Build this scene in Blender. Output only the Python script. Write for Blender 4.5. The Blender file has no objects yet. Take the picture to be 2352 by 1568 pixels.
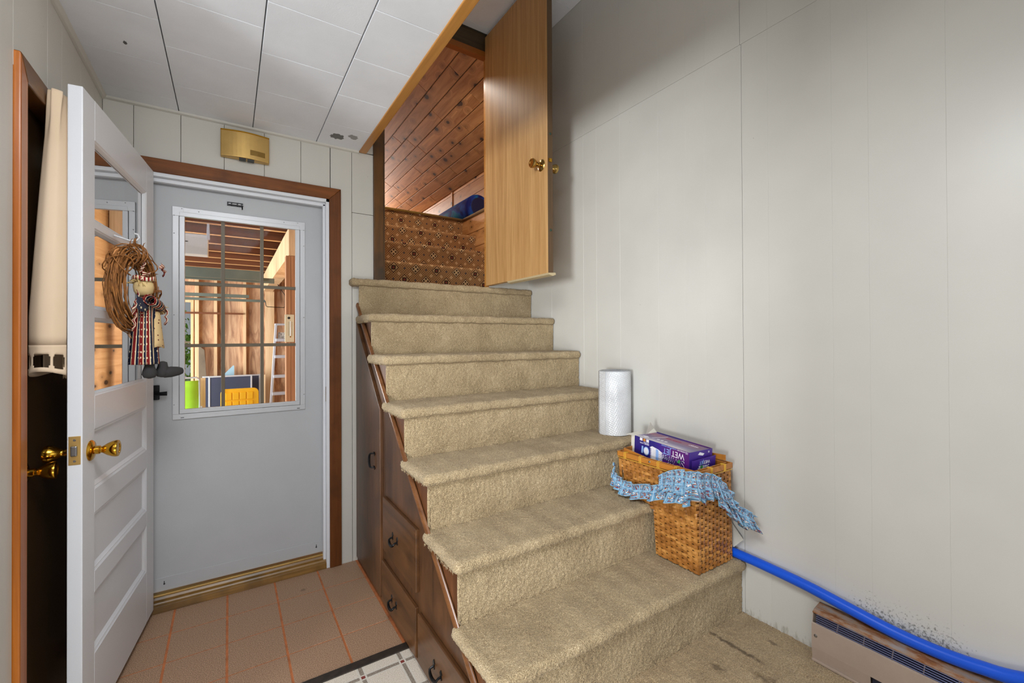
import bpy, bmesh, math, random
import numpy as np
from mathutils import Matrix, Vector, Euler
random.seed(7); rng = np.random.default_rng(7)
scn = bpy.context.scene
COL = scn.collection
PI = math.pi

# ------------------------------------------------------------------ camera, world, lights, exposure
H_CAM = 1.3135
cam = bpy.data.cameras.new('camera'); cam_o = bpy.data.objects.new('camera', cam); COL.objects.link(cam_o)
cam.sensor_fit = 'HORIZONTAL'; cam.sensor_width = 36.0; cam.lens = 1006.943 / 2352 * 36.0
cam.shift_y = -13.08 / 2352; cam.clip_start = 0.02
_yaw, _pit, _rol = 0.5732356, 0.0061507, 0.0047946
_F = Vector((math.sin(_yaw) * math.cos(_pit), math.cos(_yaw) * math.cos(_pit), math.sin(_pit)))
_r = Vector((math.cos(_yaw), -math.sin(_yaw), 0)); _u = _r.cross(_F)
_r2 = _r * math.cos(_rol) - _u * math.sin(_rol); _u2 = _u * math.cos(_rol) + _r * math.sin(_rol)
m = Matrix((_r2, _u2, -_F)).transposed().to_4x4(); m.translation = Vector((0, 0, H_CAM))
cam_o.matrix_world = m
scn.camera = cam_o

w = bpy.data.worlds.new('world'); scn.world = w; w.use_nodes = True
w.node_tree.nodes['Background'].inputs[0].default_value = (0.93, 0.96, 1.0, 1)
w.node_tree.nodes['Background'].inputs[1].default_value = 0.30

def area_light(name, loc, target, sx, sy, power, col=(1, 1, 1)):
    l = bpy.data.lights.new(name, 'AREA'); l.shape = 'RECTANGLE'; l.size = sx; l.size_y = sy; l.energy = power; l.color = col
    o = bpy.data.objects.new(name, l); COL.objects.link(o); o.location = loc
    o.rotation_euler = (Vector(target) - Vector(loc)).to_track_quat('-Z', 'Y').to_euler()
    return o
area_light('window_light', (-5.65, -2.75, 1.10), (1.9, 2.0, 1.5), 1.0, 1.1, 400.0, (0.95, 0.985, 1.0))
area_light('room_light', (-0.05, 0.35, 2.36), (0.15, 0.95, 0.0), 0.7, 0.7, 37.0, (0.95, 0.98, 1.0))
area_light('ceiling_fill', (-1.1, -0.3, 0.06), (-0.95, 0.1, 1.0), 2.4, 2.2, 66.0, (0.95, 0.98, 1.0))  # added upward fill to lift the ceiling, no real sunlit patch here
area_light('left_wall_fill', (1.5, -1.9, 1.5), (-0.45, 2.0, 1.5), 1.0, 1.2, 8.0, (0.95, 0.98, 1.0))  # added fill from behind for left wall and curtain, not a known window
area_light('upper_riser_fill', (1.2, 2.98, 3.27), (1.3, 3.6, 1.9), 0.5, 0.2, 8.0, (1.0, 0.95, 0.88))  # added fill hidden above the header to brighten the patterned risers
area_light('upstairs_light', (1.45, 7.3, 3.25), (1.65, 2.7, 2.4), 0.8, 0.6, 60.0, (1.0, 0.96, 0.90))
area_light('garage_daylight', (-2.9, 6.4, 1.3), (0.8, 6.6, 1.5), 3.2, 2.2, 270.0, (1.0, 0.99, 0.97))

scn.view_settings.view_transform = 'Standard'; scn.view_settings.look = 'None'
scn.view_settings.gamma = 1.0; scn.view_settings.use_curve_mapping = False
scn.view_settings.exposure = 0.07

# ------------------------------------------------------------------ material helpers
def lin(c):
    return tuple(((x / 255 / 12.92) if x / 255 <= 0.04045 else ((x / 255 + 0.055) / 1.055) ** 2.4) for x in c) + (1.0,)

class NB:
    def __init__(s, name):
        s.m = bpy.data.materials.new(name); s.m.use_nodes = True
        s.t = s.m.node_tree; s.t.nodes.clear()
        s.out = s.t.nodes.new('ShaderNodeOutputMaterial')
    def n(s, typ, ins=None, **props):
        nd = s.t.nodes.new('ShaderNode' + typ)
        for k, v in props.items(): setattr(nd, k, v)
        for k, v in (ins or {}).items(): s.set(nd, k, v)
        return nd
    def set(s, nd, k, v):
        sock = nd.inputs[k]
        if hasattr(v, 'is_output'): s.t.links.new(v, sock)
        else: sock.default_value = v
    def coord(s, kind='Object', rand=0.0):
        o = s.n('TexCoord').outputs[kind]
        if rand:
            oi = s.n('ObjectInfo').outputs['Random']
            mul = s.n('VectorMath', {0: (rand, rand * 1.7, rand * 2.3), 'Scale': oi}, operation='SCALE').outputs[0]
            o = s.n('VectorMath', {0: o, 1: mul}, operation='ADD').outputs[0]
        return o
    def map(s, v, scale=(1, 1, 1), rot=(0, 0, 0), loc=(0, 0, 0)):
        return s.n('Mapping', {'Vector': v, 'Scale': scale, 'Rotation': rot, 'Location': loc}).outputs[0]
    def noise(s, v, scale, detail=2.0, rough=0.5, dist=0.0, out='Fac'):
        return s.n('TexNoise', {'Vector': v, 'Scale': scale, 'Detail': detail, 'Roughness': rough, 'Distortion': dist}).outputs[out]
    def vor(s, v, scale, feature='F1', out='Distance', rand=1.0):
        return s.n('TexVoronoi', {'Vector': v, 'Scale': scale, 'Randomness': rand}, feature=feature).outputs[out]
    def ramp(s, f, stops, interp='LINEAR'):
        nd = s.n('ValToRGB', {'Fac': f}); cr = nd.color_ramp; cr.interpolation = interp
        while len(cr.elements) < len(stops): cr.elements.new(0.5)
        for e, (p, c) in zip(cr.elements, stops):
            e.position = p; e.color = c if len(c) == 4 else lin(c)
        return nd.outputs['Color']
    def mix(s, f, a, b, blend='MIX'):
        nd = s.n('Mix', None, data_type='RGBA', blend_type=blend)
        s.set(nd, 0, f); s.set(nd, 6, a); s.set(nd, 7, b)
        return nd.outputs[2]
    def math(s, op, a, b=0.0, c=0.0, clamp=False):
        nd = s.n('Math', {0: a, 1: b, 2: c}, operation=op); nd.use_clamp = clamp
        return nd.outputs[0]
    def sep(s, v):
        nd = s.n('SeparateXYZ', {0: v}); return nd.outputs
    def comb(s, x, y, z):
        return s.n('CombineXYZ', {0: x, 1: y, 2: z}).outputs[0]
    def bump(s, h, strength, dist=0.002, normal=None):
        ins = {'Height': h, 'Strength': strength, 'Distance': dist}
        if normal is not None: ins['Normal'] = normal
        return s.n('Bump', ins).outputs[0]
    def pbr(s, base, rough=0.5, normal=None, metal=0.0, spec=0.5, **kw):
        ins = {'Base Color': base, 'Roughness': rough, 'Metallic': metal, 'Specular IOR Level': spec}
        if normal is not None: ins['Normal'] = normal
        ins.update({k.replace('_', ' '): v for k, v in kw.items()})
        p = s.n('BsdfPrincipled', ins)
        s.t.links.new(p.outputs[0], s.out.inputs[0]); return s.m

def plain(name, c, rough=0.5, metal=0.0, bump=0.0, bscale=60, var=0.0, spec=0.5, vscale=4.0):
    b = NB(name); co = b.coord()
    base = lin(c); nrm = None
    if var:
        f = b.noise(co, vscale, 4, 0.6)
        base = b.ramp(f, [(0.3, tuple(max(0, x * (1 - var)) for x in c)), (0.7, tuple(min(255, x * (1 + var)) for x in c))])
    if bump: nrm = b.bump(b.noise(co, bscale, 3), bump)
    return b.pbr(base, rough, nrm, metal, spec)

def wood(name, dark, light, axis='z', rough=0.4, scale=14, stretch=0.06, rand=3.0, bump=0.15, spec=0.5, blotch=0.0, blotch_c=(40, 25, 12)):
    b = NB(name); co = b.coord('Object', rand)
    sc = [1, 1, 1]; sc['xyz'.index(axis)] = stretch
    v = b.map(co, tuple(sc))
    n1 = b.noise(v, scale, 5, 0.6, 1.2); n2 = b.noise(v, scale * 7, 3, 0.6)
    f = b.math('ADD', b.math('MULTIPLY', n1, 0.7), b.math('MULTIPLY', n2, 0.3))
    base = b.ramp(f, [(0.33, dark), (0.66, light)])
    if blotch:
        bn = b.noise(co, 5.0, 3, 0.6)
        base = b.mix(b.math('MULTIPLY', b.n('MapRange', {0: bn, 1: 0.5, 2: 0.7}).outputs[0], blotch), base, lin(blotch_c))
    return b.pbr(base, rough, b.bump(f, bump, 0.001), 0, spec)

def knotty(name, dark, light, axis='y', rough=0.45, across='x'):
    b = NB(name); co = b.coord('Object', 9.0)
    sc = [1, 1, 1]; i = 'xyz'.index(axis); sc[i] = 0.07
    cs = b.sep(co)
    kn_ = b.n('TexVoronoi', {'Vector': b.comb(b.math('MULTIPLY', cs[1], 0.62), cs['xyz'.index(across)], 0.0), 'Scale': 6.3, 'Randomness': 1.0}, voronoi_dimensions='2D')
    d = b.math('ADD', b.math('MULTIPLY', kn_.outputs['Distance'], 0.72), b.math('MULTIPLY', b.sep(kn_.outputs['Color'])[0], 0.10))
    ring = b.n('MapRange', {0: d, 1: 0.0, 2: 0.28, 3: 1.0, 4: 0.0}).outputs[0]
    warp = b.n('VectorMath', {0: co, 1: b.comb(ring, ring, ring)}, operation='ADD').outputs[0]
    v = b.map(warp, tuple(sc))
    n1 = b.noise(v, 16, 5, 0.62, 1.5)
    oi = b.n('ObjectInfo').outputs['Random']
    base = b.ramp(n1, [(0.3, dark), (0.7, light)])
    base = b.mix(b.math('MULTIPLY', oi, 0.35), base, lin(tuple(int(x * 0.62) for x in dark)))
    halo = b.n('MapRange', {0: d, 1: 0.10, 2: 0.24, 3: 0.55, 4: 0.0}).outputs[0]
    base = b.mix(halo, base, lin(tuple(int(x * 0.7) for x in dark)))
    kn = b.n('MapRange', {0: d, 1: 0.075, 2: 0.105, 3: 0.9, 4: 0.0}).outputs[0]
    base = b.mix(kn, base, lin((52, 30, 18)))
    return b.pbr(base, rough, b.bump(n1, 0.12, 0.001), 0, 0.25)

def paint_wall(name, c, rough=0.38, axis='z', mould=False):
    b = NB(name); co = b.coord()
    v = b.map(co, (1, 1, 0.04)); g = b.noise(v, 70, 3, 0.6)
    f = b.noise(co, 2.0, 3)
    base = b.ramp(f, [(0.3, tuple(x * 0.97 for x in c)), (0.7, tuple(min(255, x * 1.02) for x in c))])
    sp = b.n('MapRange', {0: b.vor(co, 9.0), 1: 0.012, 2: 0.02, 3: 0.55, 4: 0.0}).outputs[0]
    base = b.mix(sp, base, lin((90, 85, 75)))
    if mould:
        x, y, z = b.sep(co)
        zm = b.n('MapRange', {0: z, 1: 0.335, 2: 0.50, 3: 1.0, 4: 0.0}).outputs[0]
        ym = b.math('MULTIPLY', b.n('MapRange', {0: y, 1: 0.25, 2: 0.42}).outputs[0], b.n('MapRange', {0: y, 1: 0.62, 2: 0.86, 3: 1.0, 4: 0.0}).outputs[0])
        mk = b.math('MULTIPLY', zm, ym)
        n = b.noise(co, 110, 4, 0.7); n2 = b.noise(co, 14, 3, 0.6)
        thr = b.math('ADD', b.math('MULTIPLY', mk, 0.34), b.math('MULTIPLY', n2, 0.12))
        dirt = b.n('MapRange', {0: b.math('ADD', n, thr), 1: 0.86, 2: 0.97}).outputs[0]
        base = b.mix(b.math('MULTIPLY', dirt, 0.7), base, lin((66, 64, 52)))
        z2 = b.n('MapRange', {0: z, 1: 0.11, 2: 0.19, 3: 0.35, 4: 0.0}).outputs[0]
        d2 = b.n('MapRange', {0: b.math('ADD', b.noise(b.map(co, (1, 1, 0.3)), 60, 4, 0.7), z2), 1: 0.78, 2: 0.95}).outputs[0]
        base = b.mix(b.math('MULTIPLY', d2, 0.5), base, lin((120, 112, 95)))
    return b.pbr(base, rough, b.bump(g, 0.10, 0.0008), 0, 0.45)

def carpet_mat(name, dark, mid, light, stains=False):
    b = NB(name); co = b.coord()
    n = b.noise(co, 260, 2, 0.7); vv = b.vor(co, 300); big = b.noise(co, 7, 3, 0.6)
    f = b.math('ADD', b.math('MULTIPLY', n, 0.75), b.math('MULTIPLY', big, 0.25))
    base = b.ramp(f, [(0.30, dark), (0.52, mid), (0.72, light)])
    if stains:
        x, y, z = b.sep(co)
        def blob(cx, cy, rx, ry, amt, base):
            dx = b.math('DIVIDE', b.math('SUBTRACT', x, cx), rx); dy = b.math('DIVIDE', b.math('SUBTRACT', y, cy), ry)
            d = b.math('SQRT', b.math('ADD', b.math('MULTIPLY', dx, dx), b.math('MULTIPLY', dy, dy)))
            d = b.math('ADD', d, b.math('MULTIPLY', b.math('SUBTRACT', b.noise(co, 38, 4, 0.7), 0.5), 2.4))
            return b.mix(b.n('MapRange', {0: d, 1: 0.45, 2: 1.1, 3: amt, 4: 0.0}).outputs[0], base, lin((84, 66, 42)))
        base = blob(1.655, 0.985, 0.012, 0.13, 0.8, base)
        base = blob(1.585, 0.72, 0.028, 0.17, 0.75, base)
        base = blob(1.64, 0.66, 0.05, 0.08, 0.8, base)
        base = blob(1.50, 0.95, 0.02, 0.03, 0.6, base)
        base = blob(1.80, 0.90, 0.01, 0.02, 0.6, base)
    h = b.math('ADD', b.math('MULTIPLY', n, 0.6), b.math('MULTIPLY', vv, -0.5))
    return b.pbr(base, 0.95, b.bump(h, 0.9, 0.0045), 0, 0.1, Sheen_Weight=0.12)

MAT = {}
MAT['wall_right'] = paint_wall('painted_panelling', (205, 203, 197), 0.33, mould=True)
MAT['wall'] = paint_wall('painted_panelling_entry', (199, 196, 188), 0.42)
MAT['gap'] = plain('panel_gap', (96, 90, 80), 0.8)
MAT['ceil'] = plain('ceiling_tile', (232, 236, 243), 0.7, bump=0.12, bscale=240, var=0.02)
MAT['ceil_gap'] = plain('ceiling_gap', (110, 110, 112), 0.9)
def white_worn(name, c):
    b = NB(name); co = b.coord()
    v = b.map(co, (1, 1, 0.12))
    g = b.noise(v, 40, 3, 0.6)
    n = b.noise(co, 24, 5, 0.75)
    base = b.mix(b.n('MapRange', {0: n, 1: 0.70, 2: 0.76, 3: 0.0, 4: 0.7}).outputs[0], lin(c), lin((128, 128, 130)))
    return b.pbr(base, 0.36, b.bump(g, 0.12, 0.001), 0, 0.5)
MAT['white_door'] = white_worn('white_gloss_paint', (220, 222, 227))
MAT['steel_door'] = plain('painted_steel_door', (178, 180, 183), 0.42, bump=0.06, bscale=180, var=0.015)
MAT['alu'] = plain('aluminium_frame', (188, 189, 192), 0.38, metal=0.25)
MAT['muntin'] = plain('brown_grille_bar', (100, 88, 68), 0.5)
MAT['casing'] = wood('casing_wood', (80, 42, 14), (116, 66, 26), 'z', 0.5, 12, 0.05, 2.0, 0.1, 0.25, blotch=0.5, blotch_c=(66, 36, 12))
MAT['casing_x'] = wood('casing_wood_head', (92, 50, 16), (138, 80, 32), 'x', 0.45, 12, 0.05, 2.0, 0.1, 0.25, blotch=0.5, blotch_c=(66, 36, 12))
MAT['casing_orange'] = wood('orange_casing_wood', (138, 70, 14), (186, 108, 34), 'z', 0.28, 12, 0.05, 2.0, 0.1)
MAT['trim_y'] = wood('trim_wood', (158, 104, 46), (196, 140, 70), 'y', 0.35, 14, 0.04, 2.0, 0.1)
MAT['jamb'] = wood('dark_jamb_wood', (58, 36, 10), (104, 66, 18), 'z', 0.35, 9, 0.12, 2.0, 0.1, blotch=0.7, blotch_c=(44, 34, 12))
MAT['header'] = wood('orange_header_wood', (134, 76, 22), (170, 102, 36), 'x', 0.35, 12, 0.05, 2.0, 0.1)
MAT['header_dark'] = wood('dark_header_wood', (54, 42, 24), (84, 66, 40), 'x', 0.5, 12, 0.05, 2.0, 0.1)
MAT['veneer'] = wood('oak_veneer', (166, 122, 72), (206, 164, 110), 'z', 0.45, 22, 0.035, 0.0, 0.12, 0.35)
MAT['veneer_edge'] = wood('door_edge_wood', (74, 54, 34), (98, 74, 48), 'z', 0.6, 20, 0.05, 0.0, 0.1)
MAT['sweep'] = plain('door_sweep', (190, 172, 136), 0.7)
MAT['dark_door'] = wood('dark_stained_door', (52, 36, 20), (84, 58, 32), 'z', 0.26, 10, 0.05, 0.0, 0.05, spec=0.7)
MAT['side'] = wood('dark_brown_side', (58, 36, 20), (98, 64, 38), 'z', 0.36, 9, 0.12, 3.0, 0.12, blotch=0.5, blotch_c=(36, 24, 16))
MAT['side_y'] = wood('dark_brown_drawer', (60, 37, 19), (100, 64, 34), 'y', 0.34, 8, 0.12, 3.0, 0.12, blotch=0.5, blotch_c=(36, 24, 16))
MAT['stringer'] = wood('redbrown_stringer', (76, 44, 22), (114, 70, 40), 'z', 0.42, 16, 0.08, 3.0, 0.12)
MAT['moulding'] = wood('stair_moulding', (84, 50, 26), (126, 82, 48), 'y', 0.24, 12, 0.06, 0.0, 0.05)
MAT['threshold'] = wood('threshold_wood', (92, 62, 24), (152, 112, 52), 'x', 0.35, 14, 0.04, 0.0, 0.2, blotch=0.6, blotch_c=(50, 34, 16))
MAT['brass'] = plain('brass', (208, 158, 52), 0.16, 1.0)
MAT['brass_old'] = plain('aged_brass', (176, 146, 84), 0.22, 1.0)
MAT['brass_dull'] = plain('dull_brass', (206, 170, 104), 0.42, 0.85, var=0.03, vscale=20)
MAT['black_iron'] = plain('black_iron', (22, 22, 24), 0.35, 0.6)
MAT['black'] = plain('black_plastic', (20, 20, 22), 0.4)
MAT['steel'] = plain('steel_grey', (150, 150, 152), 0.3, 0.9)
MAT['carpet'] = carpet_mat('beige_carpet', (116, 97, 70), (176, 155, 121), (216, 197, 164))
MAT['carpet_floor'] = carpet_mat('beige_floor_carpet', (120, 98, 70), (178, 155, 121), (210, 188, 154), stains=True)

def glass_mat(name, tint=(1, 1, 1), refl=1.0, rough=0.0):
    b = NB(name)
    tr = b.n('BsdfTransparent', {'Color': tint + (1,)}); gl = b.n('BsdfGlossy', {'Roughness': rough})
    fr = b.n('Fresnel', {'IOR': 1.5})
    f = b.math('MULTIPLY', fr.outputs[0], refl, clamp=True)
    mx = b.n('MixShader', {0: f}); b.t.links.new(tr.outputs[0], mx.inputs[1]); b.t.links.new(gl.outputs[0], mx.inputs[2])
    b.t.links.new(mx.outputs[0], b.out.inputs[0]); return b.m
MAT['glass'] = glass_mat('window_glass', (0.97, 0.98, 0.98), 0.03)
MAT['glass_door'] = glass_mat('old_door_glass', (0.80, 0.81, 0.82), 0.95)

# ------------------------------------------------------------------ mesh helpers
class MB:
    def __init__(s): s.v = []; s.f = []
    def add(s, vs, fs):
        o = len(s.v); s.v += [tuple(p) for p in vs]; s.f += [tuple(i + o for i in f) for f in fs]; return s
    def box(s, x0, x1, y0, y1, z0, z1):
        return s.add([(x0, y0, z0), (x1, y0, z0), (x1, y1, z0), (x0, y1, z0), (x0, y0, z1), (x1, y0, z1), (x1, y1, z1), (x0, y1, z1)],
                     [(3, 2, 1, 0), (4, 5, 6, 7), (0, 1, 5, 4), (1, 2, 6, 5), (2, 3, 7, 6), (3, 0, 4, 7)])
    def obox(s, M, x0, x1, y0, y1, z0, z1):
        b = MB().box(x0, x1, y0, y1, z0, z1); return s.add([M @ Vector(p) for p in b.v], b.f)
    def prism(s, poly, ax, a, b):
        """poly: 2-d points in the plane normal to ax, extruded from a to b"""
        def P(p, t):
            return {'x': (t, p[0], p[1]), 'y': (p[0], t, p[1]), 'z': (p[0], p[1], t)}[ax]
        n = len(poly); vs = [P(p, a) for p in poly] + [P(p, b) for p in poly]
        fs = [tuple(range(n))[::-1], tuple(range(n, 2 * n))] + [(i, (i + 1) % n, n + (i + 1) % n, n + i) for i in range(n)]
        return s.add(vs, fs)
    def tube(s, path, r, n=8, cap=True, closed=False):
        P = [Vector(p) for p in path]; k = len(P)
        rr = r if hasattr(r, '__len__') else [r] * k
        vs = []; up = None
        for i, p in enumerate(P):
            if closed: t = (P[(i + 1) % k] - P[i - 1]).normalized()
            else: t = (P[min(i + 1, k - 1)] - P[max(i - 1, 0)]).normalized()
            if up is None:
                up = Vector((0, 0, 1)) if abs(t.z) < 0.9 else Vector((1, 0, 0))
            a = t.cross(up).normalized(); up = a.cross(t).normalized()
            for j in range(n):
                an = 2 * PI * j / n
                vs.append(p + (a * math.cos(an) + up * math.sin(an)) * rr[i])
        fs = []
        for i in range(k if closed else k - 1):
            for j in range(n):
                i2 = (i + 1) % k
                fs.append((i * n + j, i * n + (j + 1) % n, i2 * n + (j + 1) % n, i2 * n + j))
        if cap and not closed: fs += [tuple(range(n))[::-1], tuple(range((k - 1) * n, k * n))]
        return s.add(vs, fs)
    def lathe(s, prof, M=Matrix.Identity(4), n=24, cap=True):
        vs = []; fs = []
        for (r, h) in prof:
            for j in range(n):
                a = 2 * PI * j / n; vs.append(M @ Vector((r * math.cos(a), r * math.sin(a), h)))
        for i in range(len(prof) - 1):
            for j in range(n):
                fs.append((i * n + j, i * n + (j + 1) % n, (i + 1) * n + (j + 1) % n, (i + 1) * n + j))
        if cap: fs += [tuple(range(n))[::-1], tuple(range((len(prof) - 1) * n, len(prof) * n))]
        return s.add(vs, fs)
    def grid(s, pts):
        """pts[i][j] -> quads"""
        a = len(pts); b = len(pts[0])
        return s.add([p for row in pts for p in row], [(i * b + j, i * b + j + 1, (i + 1) * b + j + 1, (i + 1) * b + j) for i in range(a - 1) for j in range(b - 1)])
    def mesh(s, name):
        me = bpy.data.meshes.new(name); me.from_pydata(s.v, [], s.f); me.update(); return me
    def build(s, name, mat, parent=None, bevel=0.0, smooth=False, seg=2, kind=None, label=None, solid=0.0):
        return obj(name, s.mesh(name), mat, parent, bevel, smooth, seg, kind, label, solid)

def obj(name, me, mat, parent=None, bevel=0.0, smooth=False, seg=2, kind=None, label=None, solid=0.0):
    if not isinstance(mat, (list, tuple)): mat = [mat]
    for q in mat: me.materials.append(MAT[q] if isinstance(q, str) else q)
    o = bpy.data.objects.new(name, me); COL.objects.link(o)
    if smooth:
        me.polygons.foreach_set('use_smooth', [True] * len(me.polygons))
        if smooth == 'auto':
            try: me.set_sharp_from_angle(angle=math.radians(40))
            except Exception: pass
    if solid:
        md = o.modifiers.new('solid', 'SOLIDIFY'); md.thickness = solid; md.offset = 0
    if bevel:
        md = o.modifiers.new('bevel', 'BEVEL'); md.width = bevel; md.segments = seg; md.limit_method = 'ANGLE'; md.angle_limit = math.radians(40)
    if parent is not None:
        o.parent = parent; o.matrix_parent_inverse = Matrix.Translation(-parent.location) if parent.type == 'EMPTY' else Matrix.Identity(4)
    if kind: o['kind'] = kind
    if label: o['label'] = label
    return o

def tag(o, label, cat=None, group=None, kind=None):
    o['label'] = label
    if cat: o['category'] = cat
    if group: o['group'] = group
    if kind: o['kind'] = kind
    return o
def thing(name, loc, label, cat=None, group=None, kind=None):
    o = bpy.data.objects.new(name, None); o.location = loc; o.empty_display_size = 0.05; COL.objects.link(o)
    return tag(o, label, cat, group, kind)
def B(x0, x1, y0, y1, z0, z1): return MB().box(x0, x1, y0, y1, z0, z1)

def text_mesh(body, size, extrude=0.0004, width=1.0, align='LEFT'):
    cu = bpy.data.curves.new('lettering', 'FONT'); cu.body = body; cu.size = size; cu.extrude = extrude; cu.align_x = align
    cu.resolution_u = 3
    o = bpy.data.objects.new('lettering', cu); COL.objects.link(o)
    me = bpy.data.meshes.new_from_object(o); bpy.data.objects.remove(o); bpy.data.curves.remove(cu)
    for v in me.vertices: v.co.x *= width
    return me

# ================================================================== SETTING
XL, XR, YB, ZC = -0.489, 1.90, 2.707, 2.44
CF = 0.1077                      # carpet floor level at the foot of the stairs
GF = -0.15                       # garage floor level
XS = 0.655                       # face of the stair side
ZS = 3.48                        # stairwell ceiling

# ---- floor: sheet tiles with orange grout
fl = tag(B(-1.6, XS + 0.02, 1.852, YB + 0.1, -0.05, -0.0014).build('floor', plain('orange_grout', (178, 106, 62), 0.7, var=0.12, vscale=20)), 'speckled brown vinyl tile entry floor with orange grout lines', kind='structure')
def tile_mat():
    b = NB('speckled_brown_tile'); co = b.coord()
    n = b.noise(co, 330, 2, 0.8); big = b.noise(co, 3, 3)
    base = b.ramp(n, [(0.34, (84, 62, 46)), (0.5, (160, 126, 98)), (0.66, (214, 182, 154))])
    base = b.mix(b.math('MULTIPLY', big, 0.3), base, lin((156, 124, 102)))
    sc = b.n('MapRange', {0: b.vor(co, 2.3), 1: 0.02, 2: 0.05, 3: 0.8, 4: 0.0}).outputs[0]
    base = b.mix(sc, base, lin((62, 50, 44)))
    return b.pbr(base, 0.55, b.bump(n, 0.35, 0.002), 0, 0.35)
MAT['tile'] = tile_mat()
tx = [-0.655, -0.438, -0.222, -0.008, 0.206, 0.420, 0.634]
ty = [1.852, 2.052, 2.273, 2.490, 2.707]
for i in range(len(tx) - 1):
    for j in range(len(ty) - 1):
        g = 0.0035 if True else 0
        B(tx[i] + g + 0.001, tx[i + 1] - g - 0.001, ty[j] + g * 0.8, ty[j + 1] - g * 0.8, -0.002, 0.0).build('tile', 'tile', fl, 0.0006)
# black transition strip
tag(B(-1.6, XS - 0.012, 1.812, 1.854, -0.02, 0.004).build('trim_1', plain('black_strip', (44, 36, 30), 0.5, var=0.25, vscale=40), bevel=0.002), 'black rubber strip between brown tiles and pale linoleum', kind='structure')
def lino_mat():
    b = NB('patterned_linoleum'); co = b.coord(); x, y, z = b.sep(co)
    P = 0.1556
    def band(c, off):
        f = b.math('FRACT', b.math('DIVIDE', b.math('SUBTRACT', c, off - P * 40.5), P))
        return b.math('ABSOLUTE', b.math('MULTIPLY', b.math('SUBTRACT', f, 0.5), P))
    dx, dy = band(x, 0.593), band(y, 1.754)
    sx = b.math('LESS_THAN', dx, 0.0075); sy = b.math('LESS_THAN', dy, 0.0075)
    wx = b.math('LESS_THAN', dx, 0.014); wy = b.math('LESS_THAN', dy, 0.014)
    n = b.noise(co, 260, 3, 0.7)
    cream = b.ramp(n, [(0.35, (192, 178, 160)), (0.55, (222, 212, 198)), (0.7, (236, 228, 216))])
    pale = b.ramp(n, [(0.35, (200, 192, 180)), (0.7, (226, 222, 212))])
    grey = b.ramp(n, [(0.38, (104, 92, 80)), (0.6, (172, 160, 146))])
    red = b.ramp(n, [(0.38, (104, 40, 36)), (0.6, (150, 74, 66))])
    base = b.mix(b.math('MAXIMUM', wx, wy), cream, pale)
    base = b.mix(b.math('MAXIMUM', sx, sy), base, grey)
    both = b.math('MULTIPLY', wx, wy); base = b.mix(both, base, pale)
    base = b.mix(b.math('MULTIPLY', sx, sy), base, red)
    return b.pbr(base, 0.35, None, 0, 0.45)
MAT['lino'] = lino_mat()
tag(B(-3.6, XS - 0.012, -2.2, 1.812, -0.05, 0.0).build('floor.001', 'lino'), 'pale linoleum floor with grey lattice stripes and red squares', kind='structure')

# ---- carpet geometry helpers
def smooth_noise(shape, k):
    a = rng.standard_normal(shape)
    for ax in (0, 1):
        ker = np.ones(k) / k
        a = np.apply_along_axis(lambda q: np.convolve(np.pad(q, k, mode='wrap'), ker, 'same')[k:-k], ax, a)
    return a / (a.std() + 1e-9)
def np_mesh(name, V, F):
    me = bpy.data.meshes.new(name)
    me.vertices.add(len(V)); me.vertices.foreach_set('co', np.asarray(V, np.float32).ravel())
    F = np.asarray(F, np.int32); me.loops.add(F.size); me.loops.foreach_set('vertex_index', F.ravel())
    me.polygons.add(len(F)); me.polygons.foreach_set('loop_start', np.arange(0, F.size, 4, dtype=np.int32))
    me.polygons.foreach_set('use_smooth', np.ones(len(F), dtype=bool))
    me.update(calc_edges=True); return me
def grid_faces(a, b, flip=False):
    i, j = np.meshgrid(np.arange(a - 1), np.arange(b - 1), indexing='ij'); q = (i * b + j).ravel()
    f = np.stack([q, q + 1, q + b + 1, q + b], 1)
    return f[:, ::-1] if flip else f
def round_slab(name, x0, x1, y0, y1, z0, z1, r, step=0.005, amp=0.0022, lump=0.0025):
    """carpet-covered tread: a rounded slab whose skin is a fine lumpy grid"""
    nx = max(8, int((x1 - x0) / step)); ny = max(8, int((y1 - y0) / step)); nz = max(5, int((z1 - z0) / step))
    Vs = []; Fs = []; off = 0
    lo = np.array([x0, y0, z0]); hi = np.array([x1, y1, z1])
    def face(axis, side, na, nb):
        nonlocal off
        a, c = [k for k in range(3) if k != axis]
        A, C = np.meshgrid(np.linspace(lo[a], hi[a], na), np.linspace(lo[c], hi[c], nb), indexing='ij')
        P = np.zeros((na, nb, 3)); P[..., a] = A; P[..., c] = C; P[..., axis] = hi[axis] if side else lo[axis]
        core = np.clip(P, lo + r, hi - r); d = P - core; L = np.linalg.norm(d, axis=2, keepdims=True); N = d / np.maximum(L, 1e-9)
        P = core + N * r
        edge = np.ones((na, nb)); edge[0, :] = edge[-1, :] = 0; edge[:, 0] = edge[:, -1] = 0
        nz_ = rng.uniform(-1, 1, (na, nb)) * amp
        lm = (np.sin(P[..., 0] * 23 + P[..., 1] * 9 + z0 * 40) + np.sin(P[..., 0] * 61 + P[..., 2] * 35 + z0 * 70)) * 0.5 * lump
        P = P + N * (nz_ * edge + lm)[..., None]
        Vs.append(P.reshape(-1, 3)); flip = (side == 0) ^ (axis == 1)
        Fs.append(grid_faces(na, nb, flip) + off); off += na * nb
    face(2, 1, nx, ny); face(1, 0, nx, nz); face(0, 0, ny, nz); face(0, 1, ny, nz)
    face(2, 0, max(8, nx // 3), max(4, ny // 3)); face(1, 1, max(8, nx // 4), nz)
    return np_mesh(name, np.concatenate(Vs), np.concatenate(Fs))
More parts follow.
